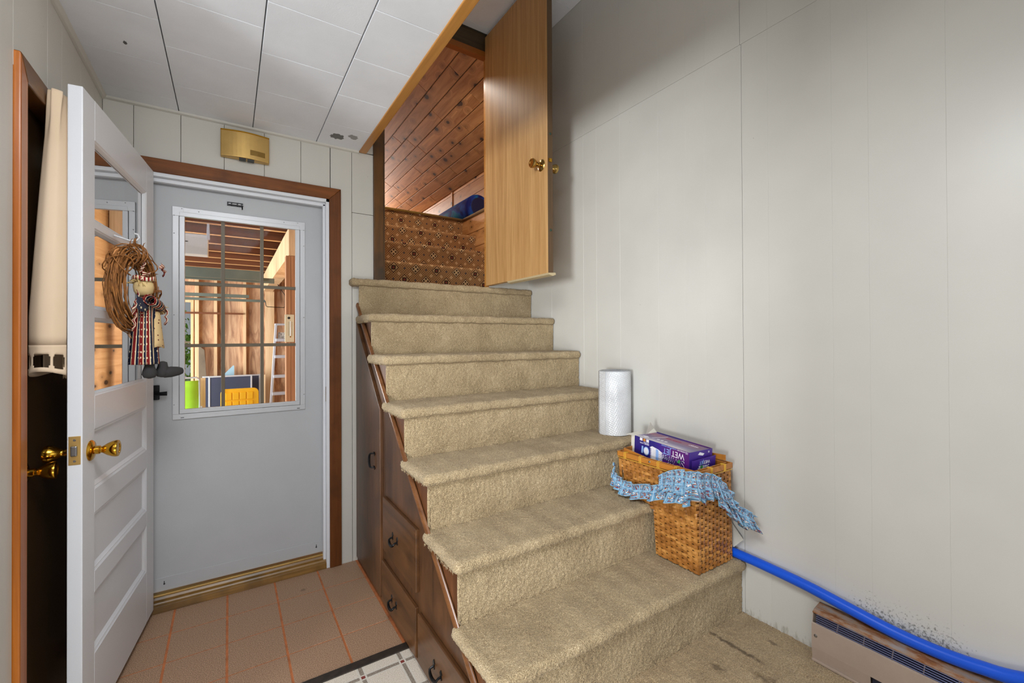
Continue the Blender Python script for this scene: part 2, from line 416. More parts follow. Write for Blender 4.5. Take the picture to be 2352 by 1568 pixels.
def carpet_sheet(name, P0, U, Vv, nu, nv, nrm, amp, lump):
    a, c = np.meshgrid(np.linspace(0, 1, nu), np.linspace(0, 1, nv), indexing='ij')
    P = np.array(P0) + a[..., None] * np.array(U) + c[..., None] * np.array(Vv)
    h = rng.uniform(-1, 1, (nu, nv)) * amp + smooth_noise((nu, nv), 9) * lump
    P = P + np.array(nrm) * h[..., None]
    flip = np.dot(np.cross(U, Vv), nrm) < 0
    return np_mesh(name, P.reshape(-1, 3), grid_faces(nu, nv, not flip))

o = obj('floor.002', carpet_sheet('floor', (XS + 0.06, -0.4, CF), (XR - XS - 0.06, 0, 0), (0, 1.60, 0), 190, 245, (0, 0, 1), 0.0022, 0.0012), 'carpet_floor')
tag(o, 'stained beige carpet floor below the carpeted stairs', kind='structure')
B(XS + 0.06, XR, -2.2, 1.20, -0.05, CF - 0.012).build('underlay', 'carpet_floor', o)
B(XS + 0.06, XR, -2.2, -0.4, CF - 0.012, CF).build('carpet_edge', 'carpet_floor', o)

# ---- walls
def boards_y(parent, x, t, cuts, z0, z1, mat, gap=0.0012, bev=0.0016):
    for a, b_ in zip(cuts[:-1], cuts[1:]):
        B(min(x, x + t), max(x, x + t), a + gap, b_ - gap, z0, z1).build('panel', mat, parent, bev)
wr = tag(B(XR + 0.012, XR + 0.10, -2.2, YB + 0.1, -0.05, 3.6).build('wall_right', 'gap'), 'pale grey painted plank panelling wall beside the stairs', kind='structure')
cr = [2.80, 2.426, 2.098, 1.980, 1.787, 1.518, 1.351, 1.245, 1.068, 0.957, 0.726, 0.614, 0.414, 0.18, -0.15, -0.4, -0.75, -1.2, -1.7, -2.2][::-1]
ZSEAM = 2.608
for a, b_ in zip(cr[:-1], cr[1:]):
    g0 = 0.0016 if abs(a - 1.068) < 0.01 or abs(a - 2.426) < 0.01 else 0.0
    B(XR, XR + 0.013, a + g0, b_, -0.02, ZSEAM - 0.0006).build('panel', 'wall_right', wr, 0.0007, seg=1)
    s = 0.006 if abs(a - 1.068) < 0.01 else 0
    B(XR, XR + 0.013, a + g0 + s, b_ + (0.006 if abs(b_ - 1.068) < 0.01 else 0), ZSEAM + 0.0006, 3.55).build('panel', 'wall_right', wr, 0.0007, seg=1)

wl = tag(B(XL - 0.16, XL - 0.012, 1.45, 1.755, -0.05, ZC + 0.05).build('wall_left', 'gap'), 'cream painted panelling wall left of the dark door', kind='structure')
B(XL - 0.16, XL - 0.012, 1.755, YB + 0.1, 2.06, ZC + 0.05).build('wall_above_door', 'gap', wl)
B(XL - 0.16, XL - 0.012, 2.56, YB + 0.1, -0.05, 2.06).build('wall_behind_door', 'gap', wl)
cl = [1.45, 1.60, 1.718]
boards_y(wl, XL, -0.013, cl, -0.02, ZC, 'wall', 0.0003, 0.0012)
boards_y(wl, XL, -0.013, [1.718, 1.984, 2.128, 2.363, 2.554, YB], 2.06, ZC, 'wall', 0.0003, 0.0012)
boards_y(wl, XL, -0.013, [2.60, YB], -0.02, 2.06, 'wall')

wb = tag(B(XL - 0.1, -0.345, YB + 0.012, YB + 0.11, -0.05, ZC + 0.05).build('wall_back', 'gap'), 'cream painted panelling wall around the back door', kind='structure')
B(-0.345, 0.49, YB + 0.012, YB + 0.11, 2.13, ZC + 0.05).build('wall_over_door', 'gap', wb)
B(0.49, 0.80, YB + 0.012, YB + 0.11, -0.05, 3.55).build('wall_beside_door', 'gap', wb)
B(0.80, 1.56, YB + 0.012, YB + 0.11, -0.05, 1.60).build('wall_under_doorway', 'gap', wb)
B(1.558, XR + 0.05, YB + 0.0, YB + 0.05, -0.05, 3.55).build('wall_beside_doorway', 'wall', wb)
B(0.80, 1.56, YB + 0.017, YB + 0.06, 3.345, 3.55).build('wall_over_doorway', 'gap', wb)
cb = [XL, -0.379, -0.200, -0.020, 0.161, 0.340, 0.499]
for a, b_ in zip(cb[:-1], cb[1:]):
    B(a + 0.0008, b_ - 0.0008, YB, YB + 0.013, 2.12, ZC).build('panel', 'wall', wb, 0.0016)
B(0.4915, 0.6145, YB, YB + 0.013, -0.02, ZC).build('panel', 'wall', wb, 0.0016)
B(XL, -0.346, YB, YB + 0.013, -0.02, 2.12).build('panel', 'wall', wb, 0.0016)
for z0, z1 in ((-0.02, 2.068), (2.0705, 2.437), (2.443, 3.50)):
    B(0.6165, 0.742, YB, YB + 0.013, z0, z1).build('panel', 'wall', wb, 0.0014)

tag(B(-1.55, -1.45, -2.2, -0.58, -0.05, ZC).build('light_block_wall', 'wall'), 'unseen partition added to block window light from the near right wall', kind='structure')  # out-of-view occluder, added to dim the near end of the right wall
# ---- ceilings
ce = tag(B(-3.6, 0.664, -2.2, YB, ZC + 0.012, ZC + 0.06).build('ceiling', 'ceil_gap'), 'white square ceiling tiles over the entry', kind='structure')
cx = [-2.40, -2.087, -1.774, -1.460, -1.147, -0.834, -0.520, -0.207, 0.107, 0.419, 0.664]
for i in range(len(cx) - 1):
    off = 2.273 if i % 2 == 0 else 2.119
    ytop = YB if cx[i + 1] > XL else 1.45
    ys = [off + 0.3075 * k for k in range(-15, 3)]
    if i == 7: ys = [2.119 + 0.3065 * k for k in range(-15, 3)]
    ys = [y for y in ys if y < ytop - 0.02] + [ytop]
    for a, b_ in zip(ys[:-1], ys[1:]):
        if b_ < -1.9: continue
        B((max(cx[i], XL) if b_ > 1.45 else cx[i]) + 0.0018, cx[i + 1] - 0.0018, a + 0.0006, b_ - 0.0006, ZC, ZC + 0.013).build('tile', 'ceil', ce, 0.0022)
# water stains on the last tile: thin peeled paint patches
def patch(cxp, cyp, rx, ry, z, mat, seed, parent, rot=0.0):
    rnd = random.Random(seed); pts = []
    for k in range(26):
        a = 2 * PI * k / 26; q = 1 + rnd.uniform(-0.22, 0.22)
        px, py = rx * q * math.cos(a), ry * q * math.sin(a)
        pts.append((cxp + px * math.cos(rot) - py * math.sin(rot), cyp + px * math.sin(rot) + py * math.cos(rot)))
    MB().prism(pts, 'z', z - 0.0006, z).build('stain', mat, parent)
patch(0.508, 2.565, 0.036, 0.034, ZC - 0.0001, plain('stain_grey', (112, 112, 112), 0.8), 3, ce)
patch(0.583, 2.525, 0.030, 0.022, ZC - 0.0001, plain('stain_pale', (156, 157, 158), 0.8), 5, ce, 0.8)
patch(-0.330, 2.18, 0.006, 0.012, ZC - 0.0001, plain('stain_spot', (96, 96, 96), 0.8), 8, ce)
# stairwell ceiling, high
c2 = tag(B(0.60, XR + 0.1, -2.2, YB + 0.1, ZS + 0.012, ZS + 0.06).build('ceiling.001', 'ceil_gap'), 'high grey tiled ceiling over the stairwell', kind='structure')
xs2 = [0.66, 0.97, 1.235, 1.545, XR]
for i in range(4):
    ys = [YB - 0.055 - 0.3075 * k - (0.15 if i % 2 else 0) for k in range(16)]
    ys = [YB] + ys
    for b_, a in zip(ys[:-1], ys[1:]):
        B(xs2[i] + 0.0012, xs2[i + 1] - 0.0012, a + 0.0006, b_ - 0.0006, ZS, ZS + 0.013).build('tile', 'ceil', c2, 0.002)
# fascia side of the stairwell opening
tag(B(0.60, 0.664, -2.2, YB, ZC + 0.02, ZS + 0.02).build('wall_stairwell', 'wall'), 'white side of the stairwell opening above the entry ceiling', kind='structure')

# ---- crown and edge trims
def strip_y(name, x, z, y0, y1, r, mat, label, sx=1):
    prof = [(x, z), (x + sx * r, z), (x + sx * r * 0.75, z - r * 0.5), (x + sx * r * 0.5, z - r * 0.75), (x, z - r)]
    tag(MB().prism(prof, 'y', y0, y1).build(name, mat, bevel=0.001), label, kind='structure')
strip_y('trim_2', XL, ZC, 1.45, YB, 0.018, 'wall', 'cream quarter-round moulding along left wall and ceiling')
mb = MB().prism([(YB, ZC), (YB - 0.016, ZC), (YB - 0.012, ZC - 0.009), (YB, ZC - 0.014)], 'x', XL, 0.655)
tag(mb.build('trim_3', 'wall', bevel=0.001), 'cream quarter-round moulding along back wall and ceiling', kind='structure')
tag(B(0.656, 0.700, -2.2, YB - 0.004, ZC - 0.006, ZC + 0.06).build('trim_4', 'trim_y', bevel=0.004), 'honey wood trim along the edge of the entry ceiling', kind='structure')

# ---- back door casing, jamb, threshold
cas = thing('trim_5', (0.1, YB, 0), 'brown wooden casing around the white back door', kind='structure')
y0, y1 = YB - 0.016, YB + 0.001
MB().prism([(0.487, 0.0), (0.551, 0.0), (0.551, 2.190), (0.487, 2.124)], 'y', y0, y1).build('casing', 'casing', cas, 0.003)
MB().prism([(-0.409, 2.190), (0.551, 2.190), (0.487, 2.124), (-0.345, 2.124)][::-1], 'y', y0, y1).build('casing', 'casing_x', cas, 0.003)
MB().prism([(-0.409, 0.0), (-0.345, 0.0), (-0.345, 2.124), (-0.409, 2.190)], 'y', y0, y1).build('casing', 'casing', cas, 0.003)
jm = thing('trim_6', (0.47, YB, 0), 'white door jamb with weather stop inside the brown casing', kind='structure')
B(0.470, 0.489, YB - 0.006, YB + 0.13, 0.0, 2.126).build('jamb', 'white_door', jm, 0.002)
B(0.457, 0.471, YB + 0.020, YB + 0.048, 0.03, 2.10).build('stop', 'white_door', jm, 0.003)
B(-0.347, 0.489, YB - 0.006, YB + 0.13, 2.106, 2.126).build('head_jamb', 'white_door', jm, 0.002)
B(-0.347, 0.471, YB + 0.020, YB + 0.048, 2.086, 2.107).build('head_stop', 'white_door', jm, 0.003)
B(-0.347, -0.330, YB - 0.006, YB + 0.13, 0.0, 2.126).build('jamb', 'white_door', jm, 0.002)
hg = MB(); hg.tube([(0.474, YB + 0.008, 0.955), (0.474, YB + 0.008, 1.04)], 0.006, 10); hg.box(0.4705, 0.474, YB + 0.004, YB + 0.016, 0.955, 1.04)
hg.build('hinge', 'brass_old', jm)
th = thing('trim_7', (0.1, YB, 0), 'worn brown wooden threshold under the white back door', kind='structure')
MB().prism([(YB - 0.008, 0.0), (YB + 0.10, 0.0), (YB + 0.10, 0.058), (YB + 0.045, 0.058), (YB + 0.035, 0.044), (YB + 0.018, 0.042), (YB + 0.012, 0.034), (YB - 0.004, 0.032)][::-1], 'x', -0.33, 0.470).build('sill_board', 'threshold', th, 0.002)
B(-0.33, 0.462, YB + 0.040, YB + 0.058, 0.056, 0.066).build('sill_strip', 'brass_dull', th, 0.002)

# ================================================================== DOORS
# ---- door_1: white back door with a gridded window
YD = YB + 0.063
d1 = thing('door_1', (0.06, YD, 0.06), 'white back door with gridded window looking into the garage', kind='structure')
gx0, gx1, gz0, gz1 = -0.190, 0.316, 0.962, 1.940
mb = MB()
ox0, ox1, oz0, oz1 = gx0 - 0.012, gx1 + 0.012, gz0 - 0.012, gz1 + 0.012
for a in ((-0.328, ox0, 0.072, 2.094), (ox1, 0.468, 0.072, 2.094), (ox0, ox1, 0.072, oz0), (ox0, ox1, oz1, 2.094)):
    mb.box(a[0], a[1], YD, YD + 0.044, a[2], a[3])
mb.build('slab', 'steel_door', d1)
B(-0.326, 0.466, YD - 0.004, YD, 0.074, 0.140).build('kick_strip', 'steel_door', d1, 0.0015)
for x in (-0.27, 0.425):
    mb = MB(); mb.lathe([(0.004, 0), (0.003, 0.003)], Matrix.Translation((x, YD - 0.004, 0.108)) @ Matrix.Rotation(PI / 2, 4, 'X'), 10)
    mb.box(x - 0.0015, x + 0.0015, YD - 0.006, YD - 0.003, 0.106, 0.122); mb.build('screw', 'black', d1)
fx0, fx1, fz0, fz1 = -0.238, 0.368, 0.914, 1.985
fr = MB()
def frame_y(mb, X0, X1, Z0, Z1, w_, ya, yb):
    mb.box(X0, X1, ya, yb, Z1 - w_, Z1); mb.box(X0, X1, ya, yb, Z0, Z0 + w_)
    mb.box(X0, X0 + w_, ya, yb, Z0 + w_, Z1 - w_); mb.box(X1 - w_, X1, ya, yb, Z0 + w_, Z1 - w_); return mb
frm = frame_y(MB(), fx0, fx1, fz0, fz1, 0.026, YD - 0.008, YD).build('window_frame', 'alu', d1, 0.0015)
frame_y(MB(), fx0 + 0.028, fx1 - 0.028, fz0 + 0.028, fz1 - 0.024, 0.022, YD - 0.010, YD + 0.01).build('window_sash', 'alu', d1, 0.0015)
for (x, z) in ((fx0, fz1), (fx1, fz1)):
    s = 1 if x == fx0 else -1
    B(min(x, x + s * 0.045), max(x, x + s * 0.045), YD - 0.0095, YD - 0.007, z - 0.045, z).build('corner_plate', 'alu', frm, 0.0006)
sc = MB()
for x, z in [(-0.231, 1.94), (-0.20, 1.977), (-0.13, 1.972), (0.26, 1.972), (0.33, 1.977), (0.361, 1.94), (-0.231, 1.85), (0.361, 1.85), (-0.231, 1.44), (0.361, 1.44), (-0.231, 0.99), (0.361, 1.0)]:
    sc = MB().lathe([(0.0026, 0), (0.0026, 0.0012), (0.001, 0.002)], Matrix.Translation((x, YD - 0.0092, z)) @ Matrix.Rotation(PI / 2, 4, 'X'), 8)
    sc.build('screw', 'steel', frm)
for x in (-0.205, 0.325): B(x, x + 0.014, YD - 0.0090, YD - 0.0075, 0.921, 0.924).build('weep_slot', 'black', frm)
B(gx0 - 0.01, gx1 + 0.01, YD + 0.018, YD + 0.022, gz0 - 0.01, gz1 + 0.01).build('pane', 'glass', d1)
for x in (-0.0265, 0.153): B(x - 0.0085, x + 0.0085, YD + 0.008, YD + 0.016, gz0 - 0.005, gz1 + 0.005).build('muntin', 'muntin', d1, 0.001)
for z in (1.605, 1.285): B(gx0 - 0.005, gx1 + 0.005, YD + 0.0085, YD + 0.0155, z - 0.0085, z + 0.0085).build('muntin', 'muntin', d1, 0.001)
bolt = MB().box(-0.008, 0.064, YD - 0.004, YD, 2.026, 2.047).build('barrel_bolt', 'black_iron', d1, 0.001)
mb = MB(); mb.tube([(-0.002, YD - 0.009, 2.0365), (0.066, YD - 0.009, 2.0365)], 0.0045, 10); mb.build('bolt_rod', 'steel', bolt, smooth='auto')
mb = MB()
for x in (0.012, 0.038, 0.058): mb.box(x - 0.003, x + 0.003, YD - 0.014, YD - 0.003, 2.0285, 2.0445)
mb.tube([(0.060, YD - 0.009, 2.034), (0.0605, YD - 0.012, 2.012)], 0.003, 8); mb.build('bolt_keeper', 'black_iron', bolt)
hd = B(-0.318, -0.288, YD - 0.016, YD, 1.020, 1.092).build('lever_handle', 'black_iron', d1, 0.003)
mb = MB(); mb.tube([(-0.302, YD - 0.014, 1.05), (-0.302, YD - 0.036, 1.05), (-0.285, YD - 0.045, 1.052), (-0.255, YD - 0.045, 1.052)], [0.008, 0.008, 0.009, 0.011], 10)
mb.build('lever', 'black_iron', hd, smooth='auto')

# ---- door_2: white panelled inner door standing open, hinged at the back door's left jamb
hx, hy = -0.303, 2.69; fx, fy = -0.39, 1.906
Wd = math.hypot(fx - hx, fy - hy); tX, tY = (fx - hx) / Wd, (fy - hy) / Wd
# local frame: x = s (hinge -> free edge), y = outwards from visible face is -y, z up ; visible face at y=0, slab towards +y
DM = Matrix(((tX, tY, 0, hx), (tY, -tX, 0, hy), (0, 0, 1, 0), (0, 0, 0, 1)))
# y axis of the local frame must point away from the room (towards the left wall)
if (DM @ Vector((0, 1, 0)) - DM @ Vector((0, 0, 0))).x > 0:
    DM = Matrix(((tX, -tY, 0, hx), (tY, tX, 0, hy), (0, 0, 1, 0), (0, 0, 0, 1)))
def D(mb): mb.v = [tuple(DM @ Vector(p)) for p in mb.v]; return mb
d2 = thing('door_2', tuple(DM @ Vector((0.4, 0.018, 0.03))), 'white panelled door standing open with three glass lights and wreath', kind='structure')
T = 0.037; zb, zt = 0.030, 2.122; sL, sR = 0.112, 0.693
rails = [(zb, 0.265), (0.470, 0.540), (0.736, 0.815), (1.016, 1.128), (1.988, zt)]
for a in ((0, sL), (sR, Wd)): D(B(a[0], a[1], 0, T, zb, zt)).build('stile', 'white_door', d2, 0.0025)
for a in rails: D(B(sL, sR, 0, T, a[0], a[1])).build('rail', 'white_door', d2, 0.001)
def ogee(z0, z1, parent, depth=0.012, wdt=0.022):
    """moulding around a sunk field, both faces"""
    for f0, sg in ((0, 1), (T, -1)):
        mb = MB()
        st = [(0.0, 0.001), (0.30, 0.004), (0.42, 0.0038), (0.55, 0.006), (1.0, depth)]
        rings = [[(sL + wdt * k, z0 + wdt * k, d), (sR - wdt * k, z0 + wdt * k, d), (sR - wdt * k, z1 - wdt * k, d), (sL + wdt * k, z1 - wdt * k, d)] for k, d in st]
        vs = [(p[0], f0 + sg * p[2], p[1]) for r_ in rings for p in r_]
        fs = [(i * 4 + j, i * 4 + (j + 1) % 4, (i + 1) * 4 + (j + 1) % 4, (i + 1) * 4 + j) for i in range(len(st) - 1) for j in range(4)]
        if sg < 0: fs = [f[::-1] for f in fs]
        mb.add(vs, fs); D(mb).build('moulding', 'white_door', parent)
for z0, z1 in ((0.265, 0.470), (0.540, 0.736), (0.815, 1.016)):
    p = D(B(sL + 0.004, sR - 0.004, 0.0115, T - 0.0115, z0 + 0.004, z1 - 0.004)).build('door_panel', 'white_door', d2)
    ogee(z0, z1, p)
muz = [(1.128, 1.390), (1.420, 1.692), (1.718, 1.988)]
for z0, z1 in ((1.390, 1.420), (1.692, 1.718)): D(B(sL, sR, 0.001, T - 0.001, z0, z1)).build('muntin', 'white_door', d2, 0.001)
for z0, z1 in muz:
    p = D(B(sL + 0.003, sR - 0.003, 0.016, 0.019, z0 + 0.003, z1 - 0.003)).build('pane', 'glass_door', d2)
    ogee(z0, z1, p, 0.015, 0.013)
# wear marks on the latch edge: scuffed grey paint, thin flakes
def knob(parent, M, mat='brass', scale=1.0, flat=True):
    ro = MB().lathe([(0.0335, 0.0), (0.034, 0.002), (0.030, 0.007), (0.020, 0.010), (0.013, 0.012)], M, 32).build('rosette', mat, parent, smooth='auto')
    prof = [(0.0115, 0.008), (0.0115, 0.014), (0.0135, 0.015), (0.0135, 0.024), (0.0105, 0.026), (0.0105, 0.030), (0.013, 0.034), (0.020, 0.044), (0.0255, 0.056), (0.0275, 0.066), (0.0265, 0.0715), (0.022, 0.073), (0.016, 0.072), (0.015, 0.0705)]
    MB().lathe([(r * scale, h) for r, h in prof], M, 32).build('knob', mat, parent, smooth='auto')
kz, ks = 0.952, 0.728
k1 = D(MB().lathe([(0.012, -0.001), (0.012, 0.001)], Matrix.Translation((ks, 0.0, kz)) @ Matrix.Rotation(PI / 2, 4, 'X'), 16)).build('lockset', 'brass', d2)
Mf = DM @ Matrix.Translation((ks, 0, kz)) @ Matrix.Rotation(PI / 2, 4, 'X')      # local +z -> -y (into the room)
knob(k1, Mf)
Mb = DM @ Matrix.Translation((ks, T, kz)) @ Matrix.Rotation(-PI / 2, 4, 'X')
k2 = MB().lathe([(0.012, -0.001), (0.012, 0.001)], Mb, 16).build('lockset', 'brass', d2)
knob(k2, Mb)
lp = D(B(Wd - 0.0005, Wd + 0.0012, 0.004, T - 0.004, 0.922, 1.012)).build('latch_plate', 'brass_dull', d2, 0.0008)
D(B(Wd + 0.001, Wd + 0.008, 0.011, T - 0.010, 0.950, 0.982)).build('latch_tongue', 'steel', lp, 0.003)
for z in (0.934, 1.000):
    D(MB().lathe([(0.004, 0), (0.0035, 0.0012), (0.001, 0.0012)], Matrix.Translation((Wd + 0.001, T / 2, z)) @ Matrix.Rotation(PI / 2, 4, 'Y'), 12)).build('screw', 'steel', lp)
# clear hooks on the glass bar
hk = MB(); pts = [(0.50, -0.001, 1.708), (0.495, -0.010, 1.712)] + [(0.49 - 0.030 - 0.022 * math.cos(a), -0.012, 1.712 + 0.016 * math.sin(a)) for a in np.linspace(PI * 1.0, PI * 2.35, 12)]
D(hk.tube([(0.525, -0.002, 1.704), (0.520, -0.022, 1.698), (0.512, -0.046, 1.690), (0.504, -0.062, 1.694), (0.500, -0.070, 1.706), (0.503, -0.066, 1.718), (0.510, -0.056, 1.720)], 0.0035, 8)).build('wreath_hook', plain('white_plastic', (214, 215, 218), 0.3), d2, smooth=True)

# ---- door_3: dark door in the left wall
d3 = thing('door_3', (-0.54, 2.15, 0), 'dark stained wooden door in the left wall behind the curtain', kind='structure')
B(-0.56, -0.522, 1.775, 2.545, 0.02, 2.036).build('slab', 'dark_door', d3, 0.002)
Mk = Matrix.Translation((-0.522, 1.915, 0.912)) @ Matrix.Rotation(PI / 2, 4, 'Y')
k3 = MB().lathe([(0.012, -0.001), (0.012, 0.001)], Mk, 16).build('lockset', 'brass', d3); knob(k3, Mk)
c3 = thing('trim_8', (XL, 1.75, 0), 'orange brown wooden casing around the dark left door', kind='structure')
MB().prism([(1.722, 0.0), (1.774, 0.0), (1.774, 2.040), (1.722, 2.104)], 'x', XL - 0.07, XL + 0.014).build('casing', 'casing_orange', c3, 0.004)
MB().prism([(1.722, 2.104), (1.774, 2.040), (2.548, 2.040), (2.60, 2.104)], 'x', XL - 0.07, XL + 0.014).build('casing', wood('casing_wood_y', (84, 50, 22), (116, 74, 36), 'y', 0.3, 12, 0.05, 2.0, 0.1), c3, 0.004)
MB().prism([(2.548, 0.0), (2.60, 0.0), (2.60, 2.104), (2.548, 2.040)], 'x', XL - 0.07, XL + 0.014).build('casing', 'casing', c3, 0.004)
B(-0.66, -0.60, 1.70, 2.60, -0.05, 2.10).build('wall_inner', 'gap', wl)

# ---- door_4: oak veneer door at the top of the stairs, open towards the room
ZT = CF + 0.2215 * 7 + 0.015
d4 = thing('door_4', (1.53, 2.3, ZT), 'oak veneer door opened over the top stairs', kind='structure')
X4 = 1.522; y4a, y4b = 1.975, 2.692
mb = B(X4, X4 + 0.036, y4a + 0.002, y4b, ZT + 0.012, 3.44)
mb.build('slab', 'veneer', d4, 0.001)
B(X4 + 0.001, X4 + 0.0355, y4a, y4a + 0.0025, ZT + 0.0125, 3.439).build('edge_strip', 'veneer_edge', d4)
mb = MB().prism([(X4 - 0.002, ZT + 0.012), (X4 + 0.050, ZT + 0.016), (X4 + 0.052, ZT + 0.004), (X4 + 0.030, ZT - 0.004), (X4 + 0.004, ZT + 0.002)][::-1], 'y', y4a - 0.004, y4b - 0.28)
mb.build('door_sweep', 'sweep', d4, 0.001)
Mk = Matrix.Translation((X4, 2.035, 2.315)) @ Matrix.Rotation(-PI / 2, 4, 'Y')
k4 = MB().lathe([(0.012, -0.001), (0.012, 0.001)], Mk, 16).build('lockset', 'brass_old', d4); knob(k4, Mk, 'brass_old')
Mk = Matrix.Translation((X4 + 0.036, 2.035, 2.315)) @ Matrix.Rotation(PI / 2, 4, 'Y')
k5 = MB().lathe([(0.012, -0.001), (0.012, 0.001)], Mk, 16).build('lockset', 'brass_old', d4); knob(k5, Mk, 'brass_old')
B(X4 + 0.006, X4 + 0.026, y4a - 0.008, y4a + 0.002, 2.318, 2.338).build('latch', 'brass', d4, 0.002)
for z in (1.93, 2.48): MB().lathe([(0.008, 0), (0.006, 0.004), (0.001, 0.005)], Matrix.Translation((X4 + 0.019, y4a, z)) @ Matrix.Rotation(PI / 2, 4, 'X'), 12).build('bumper', plain('green_bumper', (44, 62, 48), 0.6), d4)

# ---- doorway frame at the top of the stairs
jf = thing('trim_9', (1.1, YB, ZT), 'dark brown wooden frame of the doorway above the stairs', kind='structure')
B(0.743, 0.800, YB - 0.012, YB + 0.012, ZT - 0.04, 3.46).build('jamb', 'jamb', jf, 0.002)
B(0.796, 0.812, YB - 0.004, YB + 0.115, ZT - 0.02, 3.34).build('jamb', 'jamb', jf, 0.001)
B(1.546, 1.560, YB + 0.006, YB + 0.050, ZT - 0.02, 3.34).build('jamb', 'trim_y', jf, 0.001)
B(0.80, 1.56, YB - 0.002, YB + 0.05, 3.312, 3.352).build('header', 'header', jf, 0.003)
B(0.80, 1.56, YB + 0.004, YB + 0.016, 3.352, 3.395).build('header_strip', 'header_dark', jf, 0.002)
B(0.80, 1.56, YB + 0.010, YB + 0.016, 3.395, 3.48).build('header_board', 'header_dark', jf)

# ================================================================== STAIRCASE
stc = thing('staircase', (1.27, 1.9, CF), 'beige carpeted staircase with drawers built into its dark wooden side', 'staircase')
def zN(n): return CF + 0.2215 * n + 0.015
def yN(n): return 1.057 + 0.2655 * (n - 1)
for n in range(1, 8):
    x0 = 0.628 if n < 7 else 0.598
    yb = yN(n + 1) + 0.045 if n < 7 else YB + 0.10
    o = obj('tread', round_slab('tread', x0, XR - 0.003, yN(n), yb, zN(n) - 0.046, zN(n), 0.021, 0.005 if n < 5 else 0.006), 'carpet', stc)
    if n == 7: o['label'] = 'top tread whose rounded end wraps round the doorway corner'
    zl = (CF if n == 1 else zN(n - 1)) - 0.004
    nu = int((XR - 0.66) / 0.005); nv = int((zN(n) - 0.03 - zl) / 0.005)
    obj('riser', carpet_sheet('riser', (XS - 0.004, yN(n) + 0.024, zl), (XR - XS - 0.002, 0, 0), (0, -0.002, zN(n) - 0.03 - zl), nu, nv, (0, -1, 0), 0.0026, 0.0006), 'carpet', stc)
    # fold of carpet round the riser's open end
    P = MB()
    P.tube([(XS + 0.001, yN(n) + 0.030, zl + 0.002), (XS - 0.001, yN(n) + 0.029, (zl + zN(n)) / 2), (XS, yN(n) + 0.029, zN(n) - 0.03)], 0.007, 8)
    P.build('riser_edge', 'carpet', stc, smooth=True)
# frayed pile at the open ends of the treads: short fibres hanging below the edge
for n in range(2, 7):
    mb = MB()
    for k in range(90):
        y = random.uniform(yN(n) + 0.03, yN(n + 1) + 0.02); x = 0.628 + random.uniform(0.001, 0.016); z = zN(n) - 0.044
        L = random.uniform(0.001, 0.005); dx, dy = random.uniform(-0.003, 0.003), random.uniform(-0.004, 0.004); q = 0.0012
        mb.add([(x - q, y - q, z + 0.006), (x + q, y - q, z + 0.006), (x + q, y + q, z + 0.006), (x - q, y + q, z + 0.006), (x + dx, y + dy, z - L)], [(0, 1, 4), (1, 2, 4), (2, 3, 4), (3, 0, 4)])
    mb.build('fringe', 'carpet', stc, kind='stuff')
# side panel (face XS) below the diagonal, stringer sawtooth above
saw = [(1.0, 0.0), (YB - 0.002, 0.0), (YB - 0.002, zN(7) - 0.03)]
for n in range(7, 0, -1):
    saw += [(yN(n) + 0.036, zN(n) - 0.03), (yN(n) + 0.036, (zN(n - 1) if n > 1 else CF) - 0.03)]
saw[-1] = (yN(1) + 0.036, 0.0)
saw = saw[1:]
MB().prism(saw, 'x', XS, XS + 0.02).build('stringer', 'stringer', stc, kind=None)
def zdiag(y): return 0.231 + 0.87 * (y - 1.231)
pan = [(0.97, 0.0), (YB - 0.002, 0.0), (YB - 0.002, zdiag(YB)), (0.97, zdiag(0.97))]
MB().prism(pan, 'x', XS - 0.006, XS + 0.001).build('side_panel', 'side', stc)
mb = MB(); Ld = math.hypot(1.75, 1.75 * 0.87)
pr_ = [(0.0, -0.015), (-0.007, -0.0145), (-0.012, -0.010), (-0.0145, -0.003), (-0.0145, 0.003), (-0.012, 0.010), (-0.007, 0.0145), (0.0, 0.015)]
ca, sa = math.cos(math.atan(0.87)), math.sin(math.atan(0.87))
vs = []
for ye in (0.965, YB - 0.003):
    for dx, dn in pr_: vs.append((XS - 0.004 + dx, ye - dn * sa * 0, zdiag(ye) + dn / ca))
nP = len(pr_)
mb.add(vs, [(i, i + 1, nP + i + 1, nP + i) for i in range(nP - 1)] + [tuple(range(nP))[::-1], tuple(range(nP, 2 * nP))])
mb.build('diagonal_moulding', 'moulding', stc, smooth='auto')
B(XS - 0.012, XS - 0.005, 0.97, YB - 0.004, 0.0, 0.016).build('base_strip', 'side_y', stc, 0.002)
